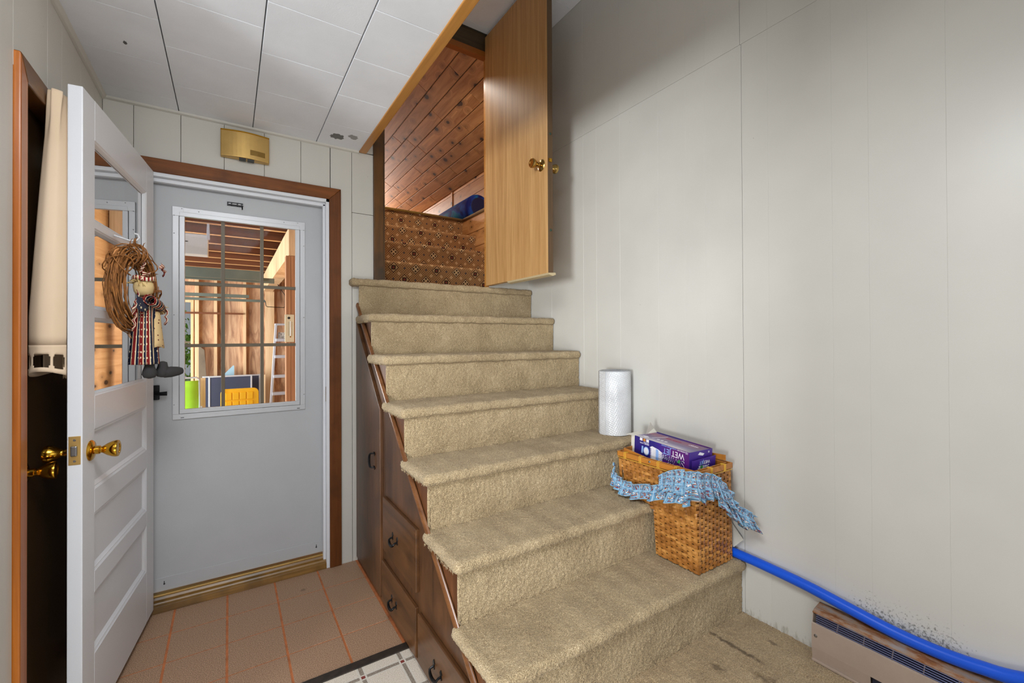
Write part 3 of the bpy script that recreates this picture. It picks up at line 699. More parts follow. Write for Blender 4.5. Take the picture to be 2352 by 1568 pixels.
# tall cupboard door
cd = MB().prism([(2.205, 0.030), (2.690, 0.030), (2.690, zdiag(2.69) - 0.075), (2.205, zdiag(2.205) - 0.115 + 0.0)], 'x', XS - 0.022, XS - 0.005).build('cupboard_door', 'side', stc, 0.003)
def drop_pull(parent, y, z, vertical=False, s=1.0, mat='black_iron'):
    M = Matrix.Translation((XS - 0.022, y, z)) @ (Matrix.Rotation(PI / 2, 4, 'X') if vertical else Matrix.Identity(4))
    mb = MB()
    L = 0.040 * s
    path = [(0, -L, 0.0), (-0.012, -L, -0.002)] + [(-0.017 - 0.004 * math.sin(t), -L * math.cos(t), -0.004 - 0.016 * math.sin(t)) for t in np.linspace(0.15, PI - 0.15, 10)] + [(-0.012, L, -0.002), (0, L, 0.0)]
    mb.tube([M @ Vector(p) for p in path], [0.004, 0.004] + [0.0045 + 0.002 * math.sin(t) for t in np.linspace(0, PI, 10)] + [0.004, 0.004], 8)
    for sg in (-1, 1):
        pts = [(sg * L - 0.006, -0.010), (sg * L + 0.006, -0.010), (sg * L + 0.004, 0.004), (sg * L + 0.010, 0.012), (sg * L, 0.024), (sg * L - 0.010, 0.012), (sg * L - 0.004, 0.004)]
        q = MB().prism(pts, 'x', -0.003, 0.0005); mb.add([M @ Vector(p) for p in q.v], q.f)
    mb.build('pull', mat, parent, smooth='auto')
drop_pull(cd, 2.307, 0.685, True, 0.9)
for (ya, yb_, za, zb_, pz) in ((1.707, 2.160, 0.285, 0.541, 0.402), (1.715, 2.185, 0.020, 0.222, 0.108), (1.215, 1.690, 0.020, 0.216, 0.112)):
    dr = B(XS - 0.022, XS - 0.005, ya, yb_, za, zb_).build('drawer', 'side_y', stc, 0.004)
    drop_pull(dr, (ya + yb_) / 2 + 0.035, pz, False, 0.8)

# ================================================================== UPSTAIRS
def pattern_carpet():
    b = NB('patterned_carpet'); uv = b.n('UVMap').outputs[0]; x, y, z = b.sep(uv)
    P = 0.165
    a = b.math('DIVIDE', b.math('ADD', x, y), P); c = b.math('DIVIDE', b.math('SUBTRACT', x, y), P)
    def cell(v): return b.math('SUBTRACT', b.math('FRACT', b.math('ADD', v, 100.5)), 0.5)
    ca_, cc = b.math('ABSOLUTE', cell(a)), b.math('ABSOLUTE', cell(c))
    mx = b.math('MAXIMUM', ca_, cc); mn = b.math('MINIMUM', ca_, cc)
    n = b.noise(b.comb(x, y, 0.0), 500, 2, 0.7)
    base = b.ramp(n, [(0.3, (146, 98, 56)), (0.55, (192, 140, 88)), (0.75, (220, 174, 120))])
    fine = b.math('LESS_THAN', b.math('ABSOLUTE', cell(b.math('MULTIPLY', a, 9.0))), 0.16)
    fine2 = b.math('LESS_THAN', b.math('ABSOLUTE', cell(b.math('MULTIPLY', c, 9.0))), 0.16)
    base = b.mix(b.math('MULTIPLY', b.math('MAXIMUM', fine, fine2), 0.65), base, lin((84, 52, 40)))
    dark = lin((48, 26, 24)); cream = lin((224, 184, 132))
    par = b.math('MODULO', b.math('FLOOR', b.math('ADD', a, 100.5)), 2.0); big = b.math('SUBTRACT', 1.0, par)
    ring = b.math('MULTIPLY', b.math('LESS_THAN', mx, 0.245), b.math('GREATER_THAN', mx, 0.205))
    fill = b.math('LESS_THAN', mx, 0.205)
    cr_ = b.math('MULTIPLY', b.math('GREATER_THAN', mn, 0.035), b.math('LESS_THAN', mx, 0.165))
    fl_ = b.math('LESS_THAN', b.math('ADD', ca_, cc), 0.20)
    core = b.math('LESS_THAN', mx, 0.045)
    base = b.mix(b.math('MULTIPLY', fill, b.math('ADD', 0.30, b.math('MULTIPLY', big, 0.45))), base, cream)
    base = b.mix(b.math('MULTIPLY', cr_, b.math('MULTIPLY', big, 0.9)), base, dark)
    base = b.mix(b.math('MULTIPLY', fl_, b.math('MULTIPLY', par, 0.9)), base, dark)
    base = b.mix(b.math('MULTIPLY', core, par), base, lin((150, 60, 50)))
    base = b.mix(ring, base, dark)
    ea = b.math('ABSOLUTE', b.math('SUBTRACT', ca_, 0.5)); ec = b.math('ABSOLUTE', b.math('SUBTRACT', cc, 0.5))
    sq1 = b.math('MAXIMUM', ea, cc); sq2 = b.math('MAXIMUM', ec, ca_); sq = b.math('MINIMUM', sq1, sq2)
    base = b.mix(b.math('MULTIPLY', b.math('LESS_THAN', sq, 0.075), 0.9), base, cream)
    base = b.mix(b.math('LESS_THAN', sq, 0.030), base, lin((150, 96, 66)))
    sq3 = b.math('MAXIMUM', ea, ec)
    base = b.mix(b.math('MULTIPLY', b.math('LESS_THAN', sq3, 0.06), 0.9), base, lin((70, 62, 66)))
    return b.pbr(base, 0.95, b.bump(n, 0.5, 0.002), 0, 0.1)
MAT['pattern'] = pattern_carpet()
up = thing('upper_staircase', (1.35, 3.4, ZT), 'upper flight of stairs in brown patterned carpet behind the doorway', 'staircase')
UY = [3.085, 3.335, 3.620, 3.890]; UZ = [ZT + 0.200, ZT + 0.400, ZT + 0.600, ZT + 0.800]
UX0, UX1 = 0.702, 1.94
for k in range(4):
    zlow = ZT if k == 0 else UZ[k - 1]; yback = UY[k + 1] + 0.03 if k < 3 else 4.0
    prof = [(UY[k] + 0.018, zlow - 0.01), (UY[k] + 0.016, zlow + 0.05), (UY[k] + 0.012, UZ[k] - 0.05), (UY[k] + 0.002, UZ[k] - 0.030), (UY[k], UZ[k] - 0.016), (UY[k] + 0.005, UZ[k] - 0.005), (UY[k] + 0.016, UZ[k]), (UY[k] + 0.05, UZ[k] + 0.001), (yback, UZ[k])]
    me = bpy.data.meshes.new('step'); L = [0.0]
    for p, q in zip(prof[:-1], prof[1:]): L.append(L[-1] + math.hypot(q[0] - p[0], q[1] - p[1]))
    xs = np.linspace(UX0, UX1 - 0.003, 30); vs = []; uvs = []
    for x in xs:
        for p, l in zip(prof, L):
            vs.append((x, p[0] + 0.0015 * math.sin(x * 37 + k), p[1])); uvs.append((x, l + k * 0.45))
    nb = len(prof); fs = [(i * nb + j, (i + 1) * nb + j, (i + 1) * nb + j + 1, i * nb + j + 1) for i in range(29) for j in range(nb - 1)]
    me.from_pydata(vs, [], fs); uvl = me.uv_layers.new(name='UVMap')
    for lp_ in me.loops: uvl.data[lp_.index].uv = uvs[lp_.vertex_index]
    obj('step', me, 'pattern', up, smooth=True)
MAT['gold_carpet'] = carpet_mat('golden_shag_edge', (84, 58, 18), (138, 102, 42), (172, 138, 70))
uf = tag(B(UX1, 2.30, YB + 0.115, 6.2, UZ[3] - 0.10, UZ[3] + 0.004).build('floor.003', 'gold_carpet'), 'upstairs floor with golden shag carpet edge', kind='structure')
mb = MB(); mb.tube([(UX0, UY[3] - 0.012, UZ[3] + 0.004), (1.3, UY[3] - 0.010, UZ[3] + 0.006), (UX1 + 0.005, UY[3] - 0.012, UZ[3] + 0.004)], 0.013, 8)
mb.build('edge_roll', 'gold_carpet', uf, smooth=True)
mb = MB(); mb.tube([(UX1 - 0.004, UY[3] - 0.012, UZ[3] + 0.004), (UX1 - 0.004, 3.3, UZ[3] + 0.006), (UX1 - 0.004, YB + 0.12, UZ[3] + 0.004)], 0.014, 8)
mb.build('edge_roll', 'gold_carpet', uf, smooth=True)
B(UX0, UX1, 3.97, 6.2, UZ[3] - 0.1, UZ[3] - 0.002).build('floor_slab', 'gold_carpet', uf)
MAT['pine'] = knotty('knotty_pine_ceiling', (158, 102, 52), (214, 158, 98), 'y', 0.6)
MAT['pine_wall'] = knotty('knotty_pine_wall', (184, 122, 66), (222, 166, 108), 'y', 0.5, 'z')
# pine side wall below the floor edge
pw = tag(B(UX1 + 0.012, UX1 + 0.06, YB + 0.115, 4.0, ZT - 0.1, UZ[3] - 0.02).build('wall_pine', 'gap'), 'knotty pine boards beside the upper stairs', kind='structure')
zz = UZ[3] - 0.012
while zz > ZT - 0.1:
    B(UX1 - 0.001, UX1 + 0.013, YB + 0.118, 4.0, zz - 0.142, zz).build('plank', 'pine_wall', pw, 0.004); zz -= 0.145
# pine knee wall
kw = tag(B(2.285, 2.33, YB + 0.115, 8.0, UZ[3] - 0.02, 3.12).build('wall_knee', 'gap'), 'knotty pine knee wall under the sloping pine ceiling', kind='structure')
zz = UZ[3]
j = 0
while zz < 3.10:
    cuts = [YB + 0.118, 3.6 + 0.4 * (j % 2), 4.84, 6.4, 8.0]
    for a, b_ in zip(cuts[:-1], cuts[1:]): B(2.272, 2.286, a + 0.001, b_ - 0.001, zz, min(zz + 0.142, 3.11)).build('plank', 'pine_wall', kw, 0.004)
    zz += 0.145; j += 1
B(2.262, 2.273, 4.82, 4.86, UZ[3], 3.10).build('batten', 'pine_wall', kw, 0.002)
# sloping pine ceiling: planks run along y
al = math.atan2(0.0291, 0.04696); wpl = 0.127
cpn = tag(MB().obox(Matrix.Translation((1.40, 0, 3.614)) @ Matrix.Rotation(al, 4, 'Y'), -0.75, 1.06, YB + 0.115, 8.0, 0.016, 0.05).build('ceiling_pine', 'header_dark'), 'sloping ceiling of knotty pine planks above the upper stairs', kind='structure')
SM = Matrix.Translation((1.40, 0, 3.614)) @ Matrix.Rotation(al, 4, 'Y')
for k in range(-6, 8):
    rr = random.Random(100 + k); y = YB + 0.118 - rr.uniform(0, 0.5)
    while y < 8.0:
        y2 = y + rr.uniform(0.55, 1.5)
        a, b_ = max(y, YB + 0.118), min(y2, 8.0)
        if b_ - a > 0.05: MB().obox(SM, k * wpl + 0.0022, (k + 1) * wpl - 0.0022, a + 0.0006, b_ - 0.0006, 0.0, 0.018).build('plank', 'pine', cpn, 0.0045)
        y = y2
# closing walls of the upper room
tag(B(0.60, 2.33, 8.0, 8.05, 2.62, 4.3).build('wall_upstairs_end', 'pine_wall'), 'far end wall of the pine room upstairs', kind='structure')
wul = tag(B(0.61, 0.70, YB + 0.115, 6.2, GF, 4.3).build('wall_upstairs_left', 'pine_wall'), 'left wall of the pine room upstairs', kind='structure')
B(0.61, 0.70, 6.2, 8.0, 2.62, 4.3).build('wall_end_bay', 'pine_wall', wul); B(0.61, 2.30, 6.2, 6.26, GF, 2.61).build('wall_under_floor', 'pine_wall', wul); B(0.70, 2.30, 6.2, 8.0, 2.605, 2.62).build('floor_bay', 'gold_carpet', wul)
# blue rolled bedding
def blue_mat():
    b = NB('blue_batik'); co = b.coord(); n = b.noise(b.map(co, (1, 0.6, 1)), 7.0, 2, 0.5, 0.8)
    base = b.ramp(n, [(0.35, (24, 26, 92)), (0.48, (30, 62, 140)), (0.58, (16, 118, 146)), (0.70, (24, 54, 128))])
    return b.pbr(base, 0.75, b.bump(b.noise(co, 300, 2), 0.2, 0.001), 0, 0.2)
MAT['blue'] = blue_mat()
bl = thing('bolster', (2.075, 4.3, UZ[3]), 'blue and teal rolled bolster lying on the upstairs floor edge', 'bolster')
Mb_ = Matrix.Translation((2.075, 3.80, UZ[3] + 0.138)) @ Matrix.Rotation(-PI / 2, 4, 'X')
MB().lathe([(0.02, -0.004), (0.07, -0.006), (0.110, 0.0), (0.125, 0.014), (0.131, 0.04), (0.133, 0.5), (0.131, 0.80), (0.118, 0.83), (0.02, 0.84)], Mb_, 40).build('roll', 'blue', bl, smooth=True)
MB().lathe([(0.02, 0.0), (0.085, -0.002), (0.092, 0.004)], Matrix.Translation((2.075, 3.792, UZ[3] + 0.138)) @ Matrix.Rotation(-PI / 2, 4, 'X'), 36).build('end_cap', plain('navy_cloth', (26, 24, 66), 0.8), bl, smooth='auto')

# ================================================================== THINGS IN THE ENTRY
# ---- door chime above the back door
ch = thing('door_chime', (0.07, YB, 2.25), 'gold metal door chime box on the wall above the back door', 'door chime')
mb = MB(); pr_ = []
for k in range(13):
    x = -0.036 + 0.218 * k / 12; pr_.append((x, YB - 0.034 - 0.020 * math.sin(PI * k / 12)))
poly = [(-0.036, YB - 0.002)] + pr_ + [(0.182, YB - 0.002)]
cv = mb.prism(poly, 'z', 2.256, 2.389).build('cover', 'brass_dull', ch, 0.004)
MB().prism([(p[0], p[1] - 0.0016) for p in pr_] + [(p[0], p[1] + 0.002) for p in pr_[::-1]], 'z', 2.386, 2.392).build('top_lip', 'brass', ch)
yq = lambda x: YB - 0.034 - 0.020 * math.sin(PI * (x + 0.036) / 0.218)
npl = MB().prism([(0.094, yq(0.094) - 0.0022), (0.128, yq(0.128) - 0.0022), (0.162, yq(0.162) - 0.0022), (0.162, yq(0.162) + 0.001), (0.128, yq(0.128) + 0.001), (0.094, yq(0.094) + 0.001)], 'z', 2.278, 2.304).build('nameplate', plain('bronze_plate', (150, 118, 62), 0.35, 0.8), ch, 0.0008)
for x in (0.045, 0.082): B(x, x + 0.030, YB - 0.046, YB - 0.012, 2.250, 2.2565).build('sound_slot', 'black', ch)

# ---- curtain hanging on the back of the open white door
cu = thing('curtain', (-0.46, 1.93, 1.2), 'cream cotton curtain with cutwork hem hanging behind the white door', 'curtain')
MAT['curtain'] = (lambda b: b.pbr(b.ramp(b.noise(b.coord(), 3, 3), [(0.3, (216, 192, 164)), (0.7, (230, 208, 182))]), 0.9, b.bump(b.noise(b.coord(), 500, 2), 0.15, 0.0006), 0, 0.15))(NB('cream_cotton'))
def curt(u, z):
    """u 0..1 from the door edge round the fold and back along the door; plan position"""
    t = max(0.0, (2.085 - z) / 0.87)
    out = 0.040 + 0.046 * min(1, t * 1.25) ** 0.8           # how far the fold stands off the door back
    gath = max(0, 1 - t * 7)
    x0 = -0.428 - 0.004 * t
    pts = [(x0, 1.925 + 0.03 * gath), (x0 - out * 0.35, 1.900), (x0 - out * 0.80, 1.905), (x0 - out, 1.945), (x0 - out * 1.0 - 0.0, 2.05), (x0 - out * 0.95 , 2.30)]
    s = u * (len(pts) - 1); i = min(int(s), len(pts) - 2); f = s - i
    p = [Vector(q + (0,)) for q in (pts[max(i - 1, 0)], pts[i], pts[i + 1], pts[min(i + 2, len(pts) - 1)])]
    q = 0.5 * ((2 * p[1]) + (-p[0] + p[2]) * f + (2 * p[0] - 5 * p[1] + 4 * p[2] - p[3]) * f * f + (-p[0] + 3 * p[1] - 3 * p[2] + p[3]) * f ** 3)
    wv = 0.0035 * math.sin(u * 34 + 1) * (gath * 1.6 + 0.25)
    return (max(-0.519, q.x + wv), q.y + 0.5 * wv, z)
NU = 60
zsheet = [2.09, 2.08, 2.07, 2.055, 2.035, 2.0] + list(np.linspace(1.95, 1.30, 24))
MB().grid([[curt(u, z) for u in np.linspace(0, 1, NU)] for z in zsheet]).build('cloth', 'curtain', cu, smooth=True, solid=0.0014)
# cutwork hem: holes between bars, closed by a stitched border
mb = MB(); us = np.linspace(0, 1, 61); nzr = 12; zl_ = [1.30 - 0.085 * k / nzr for k in range(nzr + 1)]
def zh(u, z): return z + (0.010 * math.cos((u - 0.30) * 7.0) - 0.006) * (1.30 - z) / 0.085
V_ = [[(lambda p: (p[0], p[1], zh(u, z)))(curt(u, z)) for u in us] for z in zl_]
holes = [(0.04, 0.16, 0.30), (0.20, 0.40, 0.40), (0.44, 0.60, 0.30), (0.64, 0.82, 0.35)]
fs = []; nb = len(us)
for i in range(nzr):
    for j in range(nb - 1):
        u = (us[j] + us[j + 1]) / 2; f = (i + 0.5) / nzr
        inside = any(a < u < b_ and (((u - (a + b_) / 2) / ((b_ - a) / 2)) ** 4 + ((f - 0.58) / 0.27) ** 4) < 1 for a, b_, _ in holes)
        if not inside: fs.append((i * nb + j, i * nb + j + 1, (i + 1) * nb + j + 1, (i + 1) * nb + j))
mb.add([p for r_ in V_ for p in r_], fs); mb.build('cutwork_hem', 'curtain', cu, smooth=True, solid=0.0016)
# lace behind, glimpsed at the bottom
mb = MB(); mb.grid([[(-0.436 - 0.012 * k / 8, 1.965 + 0.006 * math.sin(k * 2.1 + r_), 1.28 - 0.028 * r_ - 0.006 * math.cos(k * 1.9)) for k in range(9)] for r_ in range(4)])
mb.build('lace_edge', plain('ecru_lace', (176, 150, 120), 0.9), cu, smooth=True, solid=0.001)
mb = MB(); mb.tube([tuple(DM @ Vector((sR + 0.07, T + 0.018, 2.078))), tuple(DM @ Vector((sL, T + 0.018, 2.078)))], 0.005, 8)
mb.build('rod', 'steel', cu, smooth='auto')

# ---- twig wreath with a cloth doll hanging on the white door
wre = thing('wreath_with_doll', tuple(DM @ Vector((0.49, -0.03, 1.20))), 'twig wreath with patriotic cloth doll hanging on the open white door', 'wreath')
MAT['twig'] = wood('grapevine_twig', (98, 58, 24), (176, 114, 52), 'z', 0.7, 60, 0.3, 0.0, 0.2)
WC = Vector((0.535, -0.060, 1.506))
def wpt(a, r, d):
    dx = (0.096 + r) * math.cos(a)
    return (WC.x + dx, WC.y + d * 0.85 + 0.27 * dx, WC.z + (0.134 + r) * math.sin(a))
rnd = random.Random(4); mb = MB()
for k in range(120):
    a0 = rnd.uniform(0, 2 * PI); L = rnd.uniform(0.9, 3.2); ph = rnd.uniform(0, 2 * PI); rad = rnd.uniform(0.006, 0.036); tw = rnd.uniform(-1.2, 1.2)
    n_ = max(5, int(L * 5)); r_ = rnd.uniform(0.0013, 0.0030)
    pts = [wpt(a0 + L * i / n_, rad * math.cos(ph + tw * i / n_) + rnd.uniform(-0.002, 0.002), rad * math.sin(ph + tw * i / n_) + rnd.uniform(-0.002, 0.002)) for i in range(n_ + 1)]
    mb.tube(pts, r_, 5)
for k in range(16):                                   # bindings wound round the ring
    a = rnd.choice([0.62, 1.05, 1.75, 2.35, 3.3, 3.45, 4.2, 0.9]) + rnd.uniform(-0.12, 0.12); sl = rnd.uniform(-0.3, 0.3)
    pts = [wpt(a + sl * math.sin(t), 0.040 * math.cos(t), 0.040 * math.sin(t)) for t in np.linspace(0, 2 * PI, 15)]
    mb.tube(pts, 0.0022, 5)
for k in range(14):                                   # loose ends
    a = rnd.uniform(0, 2 * PI); p = Vector(wpt(a, 0.034, rnd.uniform(-0.03, 0.01))); q = p + Vector((math.cos(a) * 0.03, rnd.uniform(-0.02, 0.0), math.sin(a) * 0.035)) * rnd.uniform(0.5, 1.2)
    mb.tube([p, (p + q) / 2 + Vector((0.004, 0, 0.004)), q], [0.0018, 0.0014, 0.0006], 5)
mb.tube([wpt(PI / 2, 0.03, -0.006), (WC.x - 0.01, WC.y - 0.004, 1.680), (WC.x - 0.014, WC.y, 1.700)], [0.004, 0.003, 0.001], 6)
D(mb).build('twig_ring', 'twig', wre, kind='stuff', smooth=True)
def flag_stripes(name, horizontal=False, dotted=False, period=0.016, cols=((122, 34, 34), (226, 208, 172), (34, 38, 58))):
    b = NB(name); co = b.n('TexCoord').outputs['UV']; x, y, z = b.sep(co)
    f = b.math('FRACT', b.math('DIVIDE', y if horizontal else x, period))
    base = b.ramp(f, [(0.0, cols[0]), (0.36, cols[1]), (0.46, cols[2]), (0.86, cols[1])] if len(cols) == 3 else [(0.0, cols[0]), (0.5, cols[1])], 'CONSTANT')
    if dotted:
        d = b.vor(b.comb(x, y, 0.0), 2.2 / period, rand=0.15)
        base = b.mix(b.math('LESS_THAN', d, 0.16), base, lin((230, 214, 180)))
    return b.pbr(base, 0.95, b.bump(b.noise(b.coord(), 900, 2), 0.2, 0.0005), 0, 0.1)
MAT['stars'] = flag_stripes('stars_and_stripes_cloth', dotted=True, period=0.030)
MAT['stars_h'] = flag_stripes('stars_and_stripes_sleeve', True, True, 0.030)
MAT['redwhite'] = flag_stripes('red_white_ribbon', period=0.011, cols=((138, 36, 38), (228, 214, 188)))
MAT['navy_star'] = (lambda b: b.pbr(b.mix(b.math('LESS_THAN', b.vor(b.coord(), 60), 0.25), lin((40, 44, 62)), lin((222, 208, 172))), 0.95))(NB('navy_star_cloth'))
MAT['apron'] = (lambda b: b.pbr(b.mix(b.math('LESS_THAN', b.vor(b.coord(), 70, rand=0.5), 0.20), lin((208, 178, 128)), lin((104, 48, 36))), 0.95))(NB('apron_cloth'))
MAT['straw'] = plain('straw_hair', (196, 168, 112), 0.9, var=0.2, vscale=80)
MAT['skin_cloth'] = plain('muslin_skin', (216, 188, 134), 0.95, bump=0.1, bscale=500)
MAT['boot'] = plain('charcoal_felt', (52, 50, 50), 0.95, bump=0.2, bscale=300)
def uvobj(name, rows, mat, parent, closed=False, us=1.0, vs_=1.0, solid=0.0012):
    """grid in door-local coordinates with metric uv"""
    a, b_ = len(rows), len(rows[0]); me = bpy.data.meshes.new(name)
    V = [tuple(DM @ Vector(p)) for r_ in rows for p in r_]
    F = [(i * b_ + j, i * b_ + (j + 1) % b_, (i + 1) * b_ + (j + 1) % b_, (i + 1) * b_ + j) for i in range(a - 1) for j in range(b_ if closed else b_ - 1)]
    me.from_pydata(V, [], F); uvl = me.uv_layers.new(name='UVMap')
    for p in me.polygons:
        js = [me.loops[l].vertex_index % b_ for l in p.loop_indices]; wrap = closed and 0 in js and (b_ - 1) in js
        for l in p.loop_indices:
            vi = me.loops[l].vertex_index; i, j = divmod(vi, b_)
            if wrap and j == 0: j = b_
            uvl.data[l].uv = (j / b_ * us, i / a * vs_)
    return obj(name, me, mat, parent, smooth=True, solid=solid)
dl = MB()
DX, DY = 0.555, -0.100                                  # doll axis in door-local x, y
def ringp(z, rx, ry, n=28, wav=0.0, ph=0.0, cx_=DX, cy_=DY):
    return [(cx_ + (rx + wav * math.cos(9 * t + ph)) * math.cos(t), cy_ + (ry + wav * math.cos(9 * t + ph)) * math.sin(t), z) for t in np.linspace(0, 2 * PI, n, endpoint=False)]
body = uvobj('dress', [ringp(1.475, 0.020, 0.016), ringp(1.468, 0.034, 0.026), ringp(1.440, 0.040, 0.032, wav=0.002), ringp(1.420, 0.036, 0.030, wav=0.003), ringp(1.395, 0.038, 0.030, wav=0.004), ringp(1.34, 0.045, 0.034, wav=0.005, ph=0.3), ringp(1.28, 0.051, 0.037, wav=0.006, ph=0.5), ringp(1.232, 0.055, 0.040, wav=0.007, ph=0.6), ringp(1.224, 0.055, 0.040, wav=0.007, ph=0.6)], 'stars', wre, True, 0.40, 0.26)
hd_ = D(MB().lathe([(0.004, -0.035), (0.020, -0.031), (0.028, -0.018), (0.031, 0.0), (0.029, 0.015), (0.019, 0.029), (0.004, 0.034)], Matrix.Translation((DX, DY + 0.004, 1.512)), 20)).build('head', 'skin_cloth', wre, smooth=True)
mb = MB(); rnd = random.Random(9)
for k in range(110):                                  # straw hair tufts
    t = rnd.uniform(0, 2 * PI); e = rnd.uniform(0.25, 1.4)
    d = Vector((math.cos(t) * math.cos(e), math.sin(t) * math.cos(e), math.sin(e)))
    if d.y < -0.3 and e < 0.75: continue
    p = Vector((DX, DY + 0.006, 1.514)) + d * 0.030; q = p + d * rnd.uniform(0.008, 0.020) + Vector((rnd.uniform(-0.014, 0.014), rnd.uniform(-0.010, 0.008), rnd.uniform(-0.022, 0.004)))
    mb.tube([p, (p + q) / 2 + d * 0.006, q], [0.0022, 0.0020, 0.0008], 4)
D(mb).build('hair', 'straw', hd_, kind='stuff', smooth=True)
uvobj('hat_band', [[(DX + 0.034 * math.cos(t), DY + 0.004 + 0.034 * math.sin(t), 1.536 + h + 0.004 * math.sin(3 * t)) for t in np.linspace(0, 2 * PI, 24, endpoint=False)] for h in (0.0, 0.014)], 'redwhite', hd_, True, 0.2, 0.015)
# sleeves folded across, with straw cuffs
slv = uvobj('sleeve', [[(DX + 0.070 - 0.004 * i * 0.0 + (0.020) * math.cos(t) * 0.3 - 0.030 * i, DY - 0.028 - 0.010 * math.sin(i * 0.6) + 0.017 * math.sin(t), 1.462 - 0.006 * i + 0.018 * math.cos(t)) for t in np.linspace(0, 2 * PI, 14, endpoint=False)] for i in range(6)], 'stars_h', wre, True, 0.09, 0.16)
mb = MB()
for (cx_, sg) in ((DX - 0.085, -1), (DX - 0.040, -0.3)):
    for k in range(26):
        p = Vector((cx_, DY - 0.036, 1.440)); q = p + Vector((sg * rnd.uniform(0.010, 0.030), rnd.uniform(-0.016, 0.010), rnd.uniform(-0.028, 0.016)))
        mb.tube([p, q], [0.0020, 0.0008], 4)
D(mb).build('straw_cuff', 'straw', slv, kind='stuff')
uvobj('shoulder_kerchief', [[(DX + 0.040 + 0.055 * j / 6, DY - 0.020 + 0.020 * j / 6, 1.478 - 0.050 * i / 5 - 0.012 * math.sin(PI * j / 6)) for j in range(7)] for i in range(6)], 'navy_star', wre)
uvobj('apron', [[(DX + (0.020 + 0.034 * i / 8) * math.cos(t) - 0.010, DY - 0.004 + (0.035 + 0.012 * i / 8) * math.sin(t) - 0.004, 1.418 - 0.132 * i / 8 + 0.004 * math.sin(5 * t)) for t in np.linspace(PI * 1.05, PI * 1.80, 10)] for i in range(9)], 'apron', body)
for (x, y, ang, L) in ((DX + 0.010, DY - 0.016, 0.1, 0.050), (DX - 0.034, DY - 0.046, 0.5, 0.055)):
    M_ = Matrix.Translation((x, y, 1.232)) @ Matrix.Rotation(ang, 4, 'Z')
    D(MB().lathe([(0.004, 0.0), (0.014, -0.004), (0.016, -0.018), (0.021, -0.034), (0.023, -0.046), (0.017, -0.058), (0.004, -0.062)], M_, 16)).build('boot', 'boot', wre, smooth=True)
M_ = Matrix.Translation((DX - 0.034, DY - 0.050, 1.188)) @ Matrix.Rotation(-2.2, 4, 'Z') @ Matrix.Rotation(PI / 2 - 0.06, 4, 'Y')
D(MB().lathe([(0.006, -0.01), (0.020, 0.0), (0.021, 0.025), (0.017, 0.050), (0.012, 0.062), (0.004, 0.066)], M_, 16)).build('boot', 'boot', wre, smooth=True)
def bow(x, y, z, s, rot, name='ribbon_bow', mat='redwhite'):
    R_ = Matrix.Translation((x, y, z)) @ Matrix.Rotation(rot, 4, 'Y')
    rows = []
    for i in range(7):
        u = i / 6 * 2 - 1
        rows.append([tuple(R_ @ Vector((u * s, -0.006 - 0.008 * math.sin(abs(u) * PI) + 0.004 * math.sin(v * 6), (v - 0.5) * s * (0.12 + 0.75 * abs(u)) - 0.10 * s * abs(u)))) for v in np.linspace(0, 1, 7)])
    return uvobj(name, rows, mat, wre, False, 0.055, 0.06)
bow(0.640, -0.085, 1.452, 0.045, 0.9); bow(0.56, -0.085, 1.590, 0.026, 0.7); bow(0.43, -0.118, 1.598, 0.030, -0.5); bow(0.555, -0.094, 1.560, 0.042, 0.15); bow(0.640, -0.080, 1.385, 0.036, 1.25); bow(0.500, -0.142, 1.405, 0.030, 1.3)

# ================================================================== THINGS ON THE STAIRS
# ---- bubble wrap roll on the third tread
z3 = zN(3)
bw = thing('bubble_wrap_roll', (1.795, 1.735, z3), 'upright roll of clear bubble wrap on the third stair', 'bubble wrap')
def bubble_mat():
    b = NB('bubble_wrap'); co = b.coord(); x, y, z = b.sep(co)
    ang = b.math('MULTIPLY', b.math('ARCTAN2', b.math('SUBTRACT', y, 1.735), b.math('SUBTRACT', x, 1.795)), 0.09)
    v = b.vor(b.map(b.comb(ang, z, 0.0), (1, 1, 1), (0, 0, 0.45)), 95, rand=0.05)
    h = b.math('SUBTRACT', 0.45, v)
    sp = b.noise(b.comb(b.math('MULTIPLY', ang, 6), b.math('MULTIPLY', z, 6), 0.0), 1.2, 3)
    base = b.ramp(sp, [(0.3, (196, 197, 200)), (0.7, (224, 226, 229))])
    return b.pbr(base, 0.22, b.bump(h, 0.55, 0.004), 0, 0.6, Transmission_Weight=0.12)
MAT['bubble'] = bubble_mat()
prof = [(0.030, 0.300), (0.032, 0.343), (0.060, 0.346), (0.0855, 0.345), (0.088, 0.342), (0.0885, 0.17), (0.0885, 0.004), (0.085, 0.001), (0.03, 0.001)][::-1]
MB().lathe(prof, Matrix.Translation((1.795, 1.735, z3)), 48).build('roll', 'bubble', bw, smooth='auto')
sp = []
for k in range(70):
    t = k / 69; a = t * 2 * PI * 6; r_ = 0.034 + 0.050 * t; sp.append((1.795 + r_ * math.cos(a), 1.735 + r_ * math.sin(a), z3 + 0.3465))
MB().tube(sp, 0.0018, 4).build('wrap_layers', plain('film_edge', (168, 170, 174), 0.3), bw)
B(1.70 + 0.006, 1.70 + 0.0075, 1.715, 1.76, z3 + 0.001, z3 + 0.345).build('loose_end', 'bubble', bw)

